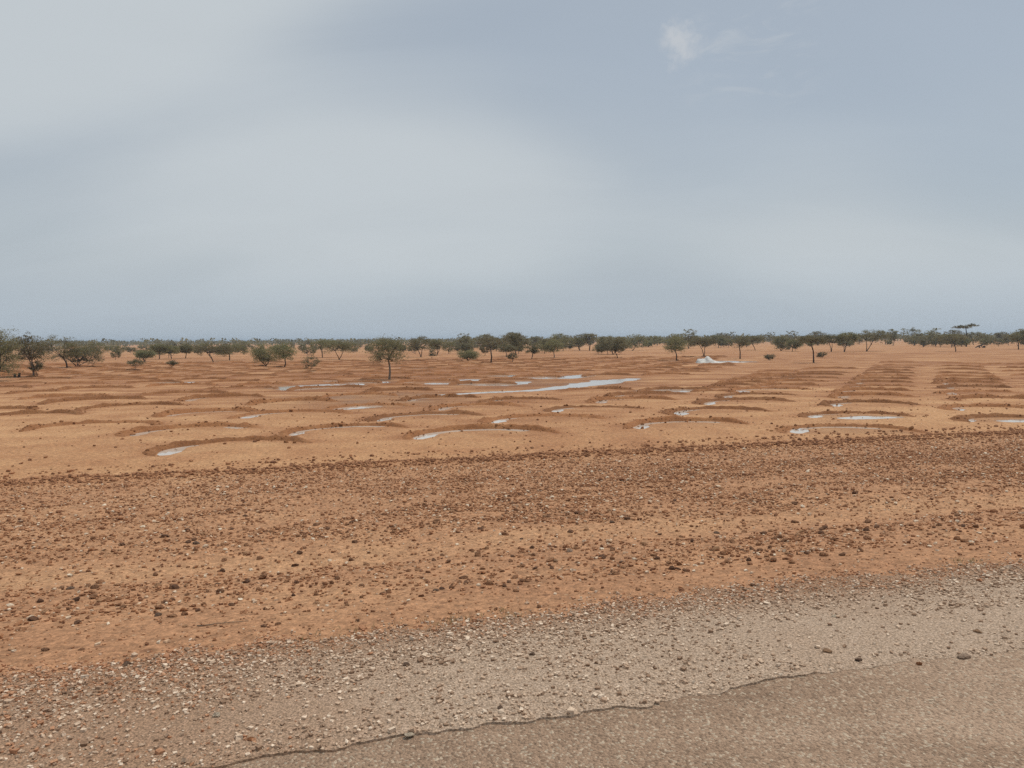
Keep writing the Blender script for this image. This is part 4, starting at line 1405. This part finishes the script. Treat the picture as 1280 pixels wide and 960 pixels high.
# ------------------------------------------------------------------ trees
def leaf_material():
    m, t, b = material('acacia_leaves')
    c = ramp(t, attr(t, 'rnd'), LEAF_STOPS)
    obj = N(t, 'ShaderNodeObjectInfo').outputs['Random']
    hs = N(t, 'ShaderNodeHueSaturation')
    t.links.new(c, hs.inputs['Color'])
    t.links.new(map_range(t, obj, 0, 1, 0.78, 1.12, False), hs.inputs['Value'])
    t.links.new(map_range(t, obj, 0, 1, 0.485, 0.515, False), hs.inputs['Hue'])
    t.links.new(hs.outputs[0], b.inputs['Base Color'])
    b.inputs['Roughness'].default_value = 0.8
    tr = N(t, 'ShaderNodeBsdfTranslucent')
    t.links.new(hs.outputs[0], tr.inputs['Color'])
    mx = N(t, 'ShaderNodeMixShader')
    mx.inputs[0].default_value = 0.45
    t.links.new(b.outputs[0], mx.inputs[1])
    t.links.new(tr.outputs[0], mx.inputs[2])
    t.links.new(mx.outputs[0], t.nodes['Material Output'].inputs['Surface'])
    return m


def bark_material(name, a, c):
    m, t, b = material(name)
    p = N(t, 'ShaderNodeTexCoord').outputs['Object']
    f = noise(t, p, 9.0, 4, 0.65)
    t.links.new(ramp(t, f, [(0.3, a), (0.7, c)]), b.inputs['Base Color'])
    bump(t, b, f, 0.8, 0.03)
    return m


MAT_LEAF = leaf_material()
MAT_BARK = bark_material('dark_bark', (0.035, 0.025, 0.02), (0.085, 0.06, 0.045))
MAT_BARK_PALE = bark_material('pale_bark', (0.16, 0.125, 0.095), (0.30, 0.24, 0.19))
MAT_TWIG = bark_material('grey_twigs', (0.10, 0.085, 0.065), (0.19, 0.16, 0.125))


class Tubes:
    def __init__(self):
        self.V, self.F, self.n = [], [], 0

    def add(self, pts, radii, sides):
        pts = [Vector(p) for p in pts]
        for i, (p, rr) in enumerate(zip(pts, radii)):
            d = (pts[min(i + 1, len(pts) - 1)] - pts[max(i - 1, 0)])
            d = d.normalized() if d.length > 1e-6 else Vector((0, 0, 1))
            a = d.orthogonal().normalized()
            b = d.cross(a)
            for k in range(sides):
                w = 2 * math.pi * k / sides
                self.V.append(tuple(p + (a * math.cos(w) + b * math.sin(w)) * rr))
        for i in range(len(pts) - 1):
            for k in range(sides):
                k2 = (k + 1) % sides
                o = self.n + i * sides
                self.F.append((o + k, o + k2, o + sides + k2, o + sides + k))
        self.n += len(pts) * sides


STYLE = {  # clusters, leaves per cluster, spread, fill (0 shell .. 1 solid), stems
    'bush': (130, 40, 0.36, 0.95, 4), 'round': (110, 42, 0.34, 0.85, 1), 'umbrella': (120, 38, 0.36, 0.6, 2),
    'sparse': (110, 34, 0.30, 0.85, 2), 'open': (80, 22, 0.28, 0.75, 1), 'narrow': (70, 46, 0.24, 0.85, 2),
    'shrub': (46, 16, 0.18, 0.9, 6), 'lean': (70, 38, 0.28, 0.65, 1), 'flat': (60, 46, 0.26, 0.8, 1)}


def grow(width, low, height, shift, style, seed, leaf, dens=1.0):
    r = np.random.default_rng(seed)
    ncl, nlf, spread, fill, stems = STYLE[style]
    ncl = int(ncl * dens)
    hw, cz, hz = width / 2, (low + height) / 2, (height - low) / 2
    # uneven outline: lobes of different reach
    lob_a, lob_r = r.uniform(0, 2 * math.pi, 6), r.uniform(0.78, 1.15, 6)

    def reach(a):
        d = np.cos(a[:, None] - lob_a[None])
        w = np.exp(3 * d)
        return (w * lob_r).sum(1) / w.sum(1)
    a = r.uniform(0, 2 * math.pi, ncl)
    a = np.where(r.uniform(0, 1, ncl) < 0.55, lob_a[r.integers(0, 6, ncl)] + r.normal(0, 0.28, ncl), a)
    rad = r.uniform(0, 1, ncl) ** 0.42 * reach(a)
    if style in ('umbrella', 'lean', 'open'):
        top = cz + hz * np.sqrt(np.clip(1 - rad ** 2 * 0.85, 0.02, 1)) - hz * 0.08
        bottom = cz - hz * (0.15 + 0.75 * rad) if style != 'open' else cz - hz * 0.6 * np.ones(ncl)
        z = bottom + (top - bottom) * r.uniform(0, 1, ncl) ** (0.55)
    elif style == 'flat':
        side = np.where(r.uniform(0, 1, ncl) < 0.5, -0.5, 0.45)
        x_ = side * hw + r.normal(0, 0.2, ncl) * hw
        z = np.where(side < 0, cz - 0.25 * hz, cz + 0.3 * hz) + r.normal(0, 0.22, ncl) * hz
        rad = np.abs(x_ / hw)
        a = np.where(x_ > 0, 0, math.pi) + r.normal(0, 0.5, ncl)
    else:
        k = r.uniform(1 - fill, 1, ncl)
        ph = np.arccos(np.clip(r.uniform(-0.95, 1, ncl), -1, 1))
        rad = np.sin(ph) * (0.35 + 0.65 * k) * reach(a)
        if style == 'bush':
            rad = np.maximum(rad, np.sqrt(r.uniform(0, 0.8, ncl)) * reach(a) * 0.9)
        z = cz + hz * np.cos(ph) * (0.4 + 0.6 * k)
        if style in ('round', 'narrow'):
            z = z + 0.12 * hz * (1 - rad)
    C = np.stack([shift + rad * hw * np.cos(a) * 1.12, rad * hw * np.sin(a) * 1.12, z], -1)
    keep = r.uniform(0, 1, ncl) > 0.06
    C = C[keep]
    # trunk and limbs
    tb, tw = Tubes(), Tubes()
    th = 0.020 * height + 0.025 if style != 'shrub' else 0.018
    fork_z = low + (0.30 if style in ('umbrella', 'open', 'lean', 'flat') else 0.18) * (height - low)
    heads = []
    for k in range(stems):
        az = r.uniform(0, 6.28)
        sp = (0.05 if stems == 1 else 0.22) * width * r.uniform(0.5, 1.0)
        if style == 'shrub' or style == 'bush':
            sp = 0.28 * width * r.uniform(0.3, 1.0)
        hx, hy = shift * (0.75 if style in ('lean',) else 0.6) + math.cos(az) * sp, math.sin(az) * sp
        if style == 'lean':
            hx = shift * 0.9
        pts = []
        for q in np.linspace(0, 1, 6):
            bend = 0.10 * height * math.sin(q * math.pi * 1.3 + k) * (0.6 if style != 'shrub' else 0.2)
            pts.append((hx * q ** 1.2 + bend * 0.6 * q + r.normal(0, 0.018), hy * q + r.normal(0, 0.018), -0.08 + (fork_z + 0.08) * q))
        f = 1.0 if stems == 1 else 0.72
        tb.add(pts, [th * f * (1.25 if q == 0 else 1 - 0.07 * q) for q in range(6)], 7)
        heads.append(Vector(pts[-1]))
    limbs = []
    nl = 6 if style != 'shrub' else 4
    for k in range(nl * len(heads) if style != 'shrub' else 8):
        h0 = heads[k % len(heads)]
        tgt = Vector(C[r.integers(len(C))])
        tgt = h0.lerp(tgt, 0.82)
        mid = h0.lerp(tgt, 0.5) + Vector((r.normal(0, 0.06), r.normal(0, 0.06), 0.05 * height * r.uniform(-0.3, 1)))
        lim = [h0 - Vector((0, 0, 0.02)), mid, tgt]
        tb.add(lim, [th * 0.55, th * 0.36, th * 0.15], 5)
        limbs += [mid, tgt, h0.lerp(mid, 0.6)]
    LM = np.array([v[:] for v in limbs])
    for c in C:
        d = np.linalg.norm(LM - c, axis=1)
        o = Vector(LM[d.argmin()])
        e = Vector(c)
        m_ = o.lerp(e, 0.55) + Vector((r.normal(0, 0.04), r.normal(0, 0.04), r.normal(0, 0.03)))
        tw.add([o, m_, e], [0.014, 0.009, 0.004], 3)
        if style in ('sparse', 'open', 'shrub'):
            for q in range(3):
                e2 = e + Vector((r.normal(0, 0.2), r.normal(0, 0.2), abs(r.normal(0.08, 0.14))))
                tw.add([e, e2], [0.007, 0.004], 3)
    # leaves: small flat sprays round every twig end
    nL = len(C) * nlf
    cc_ = np.repeat(C, nlf, 0)
    csz = np.repeat(r.uniform(0.6, 1.3, len(C)), nlf)
    P = cc_ + r.normal(0, 1, (nL, 3)) * np.array([1, 1, 0.5]) * (spread * csz * min(1.0, width / 3.0 + 0.25))[:, None] * 0.72
    P = P[P[:, 2] > 0.06]
    nL = len(P)
    nz = r.normal(0, 1, (nL, 3))
    nz[:, 2] = np.abs(nz[:, 2]) + 0.35
    nz /= np.linalg.norm(nz, axis=1)[:, None]
    t1 = np.cross(nz, r.normal(0, 1, (nL, 3)))
    t1 /= np.linalg.norm(t1, axis=1)[:, None]
    t2 = np.cross(nz, t1)
    L = (leaf * r.uniform(0.6, 1.4, nL))[:, None]
    Q = np.stack([P - t1 * L, P + t2 * L * 0.42, P + t1 * L, P - t2 * L * 0.42], 1).reshape(-1, 3)
    rnd = np.repeat(np.clip(np.repeat(r.uniform(0.1, 0.9, len(C)), nlf)[:nL] * 0.6 + r.uniform(0, 0.4, nL), 0, 1), 4)
    trunk = mesh_np('trunk', tb.V, tb.F, 4, [], flat=False)
    nt = len(tw.V)
    V = np.concatenate([np.array(tw.V), Q])
    F = np.concatenate([np.array(tw.F), np.arange(nL * 4).reshape(-1, 4) + nt])
    mi = np.concatenate([np.zeros(len(tw.F), int), np.ones(nL, int)])
    crown = mesh_np('crown', V, F, 4, [MAT_TWIG, MAT_LEAF], mi, flat=True, attrs={'rnd': np.concatenate([np.zeros(nt), rnd])})
    return trunk, crown


def plant(name, x, y, trunk, crown, bark, label, cat, group=None, rot=0.0, scale=1.0):
    e = bpy.data.objects.new(name, None)
    COL.objects.link(e)
    e.empty_display_size = 0.3
    e.location = (x, y, float(base_height(x, y)))
    e.rotation_euler = (0, 0, rot)
    e.scale = (scale,) * 3
    if not trunk.materials:
        trunk.materials.append(bark)
    link('trunk' if cat == 'tree' else 'stem', trunk, e)
    link('crown', crown, e)
    tag(e, label, cat, group)
    return e


for i, (nm, x, y, shift, width, low, height, style, label) in enumerate(TREES):
    dist = math.hypot(x, y)
    leaf = 0.036 + 0.00030 * dist
    tr_, cr_ = grow(width, low, height, shift, style, 3000 + i, leaf * (0.85 if dist < 70 else 1.0), (3.2 if 'left edge' in label and style == 'bush' else 1.7) if dist < 70 else 1.1)
    bark = MAT_BARK_PALE if ('pale' in label and 'trunked' not in label) or 'pale bare trunk' in label or style == 'sparse' else MAT_BARK
    plant(nm, x, y, tr_, cr_, bark, label, 'shrub' if nm == 'shrub' else ('bush' if nm == 'bush' else 'tree'),
          'shrubs dotted among the half-moons' if nm in ('shrub', 'bush') else 'acacia trees standing around the field')

# the belt of trees beyond the field: each one a tree, a few crowns shared
belt = []
for k, (w, lo, h, st) in enumerate([(5.0, 1.1, 4.6, 'umbrella'), (4.2, 0.5, 3.9, 'round'), (6.2, 1.4, 5.2, 'umbrella'), (3.6, 0.2, 3.0, 'bush'),
                                    (4.6, 0.9, 5.4, 'narrow'), (5.4, 0.4, 4.2, 'round'), (6.6, 0.3, 3.8, 'bush')]):
    belt.append(grow(w, lo, h, 0.15, st, 4000 + k, 0.11, 0.95))
rb = random.Random(8)
made = 0
BELT_PLACE = [(-26, 'behind the left tree clump'), (-17, 'behind the twin round trees'), (-9, 'behind the bushy pair'), (-2, 'behind the pale-trunked and black-trunked trees'), (7, 'near the high umbrella tree'), (16, 'behind the white heap'), (26, 'beyond the long columns of half-moons'), (90, 'beyond the leaning stout trunk')]
while made < 225:
    az = math.radians(rb.uniform(-35.5, 35.5))
    d = 135 + 280 * rb.random() ** 1.15
    x, y = d * math.sin(az), d * math.cos(az)
    right = (az > math.radians(14))
    if az < math.radians(-4) and rb.random() < 0.4:
        continue
    if right and d < 215:
        continue
    if az > math.radians(8) and d < 180:
        continue
    k = rb.randrange(len(belt))
    sc = rb.uniform(0.55, 1.05) * (0.9 if az < 0 else 0.98)
    if az < math.radians(-4):
        sc *= 0.62
    place = next(w for a_, w in BELT_PLACE if math.degrees(az) < a_)
    plant('acacia_tree', x, y, belt[k][0], belt[k][1], MAT_BARK, 'small grey-green tree in the crowded belt ' + place, 'tree',
          'belt trees ' + place, rb.uniform(0, 6.28), sc)
    made += 1

made = 0
while made < 190:
    az = math.radians(rb.uniform(-35.5, 35.5))
    d = 165 + 250 * rb.random()
    if az > math.radians(10) and d < 225:
        continue
    k = rb.choice([3, 6, 5])
    x, y = d * math.sin(az), d * math.cos(az)
    place = next(w for a_, w in BELT_PLACE if math.degrees(az) < a_)
    plant('bush', x, y, belt[k][0], belt[k][1], MAT_BARK, 'low grey-green bush under the belt trees ' + place, 'bush',
          'belt bushes ' + place, rb.uniform(0, 6.28), rb.uniform(0.4, 0.75) * (0.75 if az < math.radians(-4) else 1.0))
    made += 1

# ------------------------------------------------------------------ far bush to the horizon: one mass
def far_bush():
    r = np.random.default_rng(31)
    n = 5600
    az = np.radians(r.uniform(-41, 41, n))
    d = 400 * (5200 / 400) ** (r.uniform(0, 1, n) ** 0.75)
    x, y = d * np.sin(az), d * np.cos(az)
    k = fbm(x * 0.004, y * 0.003, 2, 3) > -0.34
    x, y, d = x[k], y[k], d[k]
    n = len(x)
    m_ = 18
    w = r.uniform(2.0, 4.2, n) * (1 + d / 2500)
    h = r.uniform(2.6, 5.0, n)
    a = r.uniform(0, 6.28, (n, m_))
    rr = np.sqrt(r.uniform(0, 1, (n, m_)))
    zz = r.uniform(0.15, 1, (n, m_))
    P = np.stack([x[:, None] + rr * np.cos(a) * w[:, None] * np.sqrt(np.clip(1.15 - zz ** 2, 0.05, 1)),
                  y[:, None] + rr * np.sin(a) * w[:, None], base_height(x, y)[:, None] + zz * h[:, None]], -1).reshape(-1, 3)
    N_ = len(P)
    nz = r.normal(0, 1, (N_, 3))
    nz /= np.linalg.norm(nz, axis=1)[:, None]
    t1 = np.cross(nz, r.normal(0, 1, (N_, 3)))
    t1 /= np.linalg.norm(t1, axis=1)[:, None]
    t2 = np.cross(nz, t1)
    L = np.repeat(0.55 + d / 3500, m_)[:, None] * r.uniform(0.7, 1.3, (N_, 1))
    Q = np.stack([P - t1 * L, P + t2 * L * 0.7, P + t1 * L, P - t2 * L * 0.7], 1).reshape(-1, 3)
    Q[:, 2] = np.maximum(Q[:, 2], np.repeat(base_height(x, y), m_ * 4) + 0.03)
    me = mesh_np('far_bush', Q, np.arange(N_ * 4).reshape(-1, 4), 4, [MAT_LEAF], flat=True, attrs={'rnd': np.repeat(np.repeat(r.uniform(0.0, 0.7, n), m_), 4)})
    tag(link('far_bush', me), 'dark bush country stretching to the horizon', 'bush', kind='stuff')


far_bush()

# ------------------------------------------------------------------ white heap, fallen trunk, stumps, sticks
def white_heap():
    m, t, b = material('white_sheet')
    p = N(t, 'ShaderNodeTexCoord').outputs['Object']
    f = noise(t, p, 3.0, 4, 0.6)
    t.links.new(ramp(t, f, [(0.3, (0.46, 0.43, 0.38)), (0.7, (0.74, 0.72, 0.68))]), b.inputs['Base Color'])
    b.inputs['Roughness'].default_value = 0.7
    nx, ny = 70, 26
    X, Y = np.meshgrid(np.linspace(-1.1, 4.9, nx), np.linspace(-0.9, 0.9, ny), indexing='ij')
    ridge = np.interp(X, [-1.1, -0.95, -0.5, -0.15, 0.1, 0.55, 1.1, 1.7, 3.0, 4.9], [0.0, 0.40, 0.44, 0.46, 0.80, 0.50, 0.22, 0.12, 0.08, 0.03])
    half = np.interp(X, [-1.1, -0.8, 0.3, 1.2, 2.0, 4.9], [0.35, 0.75, 0.8, 0.6, 0.45, 0.28])
    fall = np.clip(1 - (np.abs(Y) / half) ** 1.6, -0.25, 1)
    z = ridge * fall + 0.22 * fbm(X * 2.4, Y * 2.4, 3, 8) * np.clip(ridge * 2, 0, 1)
    crease = 0.05 * np.abs(value_noise(X * 4, Y * 4 + X * 2, 9)) * np.clip(ridge * 2, 0.1, 1)
    z = z + crease - 0.02
    z = np.maximum(z, -0.03)
    idx = np.arange(nx * ny).reshape(nx, ny)
    f4 = np.stack([idx[:-1, :-1], idx[1:, :-1], idx[1:, 1:], idx[:-1, 1:]], -1).reshape(-1, 4)
    me = mesh_np('white_heap', np.stack([X, Y, z], -1).reshape(-1, 3), f4, 4, [m], flat=False)
    o = link('white_heap', me, loc=(21.75, 86.2, float(base_height(21.75, 86.2))))
    o.rotation_euler = (0, 0, math.radians(8))
    tag(o, 'crumpled white heap with a flat tail lying behind the half-moons', 'heap')


def fallen_trunk():
    e = bpy.data.objects.new('fallen_trunk', None)
    COL.objects.link(e)
    x, y = 108.6, 178.2
    e.location = (x, y, float(base_height(x, y)))
    a = Tubes()
    a.add([(-1.1, 0, 0.05), (-0.4, 0, 0.42), (0.3, 0.05, 0.62), (1.0, 0.1, 0.86)], [0.10, 0.15, 0.14, 0.09], 7)
    a.add([(1.0, 0.1, 0.86), (1.02, 0.1, 0.868)], [0.09, 0.005], 7)
    link('log', mesh_np('log', a.V, a.F, 4, [MAT_BARK], flat=False), e)
    c = Tubes()
    c.add([(-0.3, 0, 0.46), (-0.22, -0.03, 0.22), (-0.12, -0.05, -0.05)], [0.12, 0.14, 0.16], 6)
    link('branch', mesh_np('branch', c.V, c.F, 4, [MAT_BARK], flat=False), e)
    d = Tubes()
    d.add([(0.45, -0.1, 0.02), (0.5, -0.1, 0.04), (0.78, -0.12, 0.24), (1.05, -0.14, 0.2), (1.1, -0.14, 0.18)], [0.05, 0.2, 0.27, 0.22, 0.04], 8)
    link('root_ball', mesh_np('root_ball', d.V, d.F, 4, [MAT_BARK], flat=False), e)
    tag(e, 'dark fallen tree trunk propped on the bare sand before the right edge tree', 'trunk')


def stump(x, y, h, lean, label):
    a = Tubes()
    a.add([(0, 0, -0.08), (lean * 0.3, 0, h * 0.4), (lean, 0.02, h), (lean, 0.02, h + 0.01)], [0.13, 0.1, 0.085, 0.01], 7)
    a.add([(lean * 0.4, 0, h * 0.45), (lean * 0.4 + 0.12, 0.04, h * 0.85)], [0.05, 0.025], 5)
    o = link('stump', mesh_np('stump', a.V, a.F, 4, [MAT_BARK], flat=False), loc=(x, y, float(base_height(x, y))))
    tag(o, label, 'stump')


def stick(p0, p1, rad, mat, label, name='stick'):
    a = Tubes()
    p0, p1 = Vector(p0), Vector(p1)
    n = 9
    rr = random.Random(3)
    pts = []
    for k in range(n):
        q = p0.lerp(p1, k / (n - 1))
        x, y = q.x + rr.gauss(0, 0.006), q.y + rr.gauss(0, 0.006)
        pts.append((x - p0.x, y - p0.y, 0.6 * rad + 0.006 * rr.random() + float(base_height(x, y)) - float(base_height(p0.x, p0.y))))
    a.add(pts, [rad * (1 - 0.6 * k / n) for k in range(n)], 6)
    a.add([pts[4], (pts[4][0] + 0.05, pts[4][1] + 0.03, pts[4][2] + 0.02)], [rad * 0.5, rad * 0.2], 4)
    o = link(name, mesh_np(name, a.V, a.F, 4, [mat], flat=False), loc=(p0.x, p0.y, float(base_height(p0.x, p0.y))))
    tag(o, label, 'stick')


white_heap()
fallen_trunk()
stump(-40.84, 63.08, 0.32, -0.05, 'short dark stump under the left edge bush, left of a pair')
stump(-40.50, 63.04, 0.38, 0.05, 'short dark stump under the left edge bush, right of a pair')
MAT_STICK = bark_material('bleached_wood', (0.42, 0.36, 0.28), (0.62, 0.55, 0.45))
stick((3.14, 8.27, 0), (3.47, 8.31, 0), 0.008, MAT_STICK, 'pale bleached stick lying among the stones')
stick((-2.5, 5.93, 0), (-2.12, 6.02, 0), 0.004, MAT_TWIG, 'thin dark twig on the bare red soil at lower left')

# ------------------------------------------------------------------ the air over the plain
def haze():
    m = bpy.data.materials.new('haze')
    m.use_nodes = True
    t = m.node_tree
    t.nodes.clear()
    o = N(t, 'ShaderNodeOutputMaterial')
    v = N(t, 'ShaderNodeVolumePrincipled')
    v.inputs['Color'].default_value = (0.70, 0.84, 1.0, 1)
    v.inputs['Density'].default_value = HAZE_DENSITY
    v.inputs['Anisotropy'].default_value = 0.2
    t.links.new(v.outputs[0], o.inputs['Volume'])
    bm = bmesh.new()
    bmesh.ops.create_cube(bm, size=1.0)
    for q in bm.verts:
        q.co = Vector((q.co.x * 34000, q.co.y * 34000, -2.0 if q.co.z < 0 else 14.0))
    me = bpy.data.meshes.new('haze')
    bm.to_mesh(me)
    bm.free()
    me.materials.append(m)
    tag(link('haze', me), kind='stuff')


if HAZE_DENSITY > 0:
    haze()
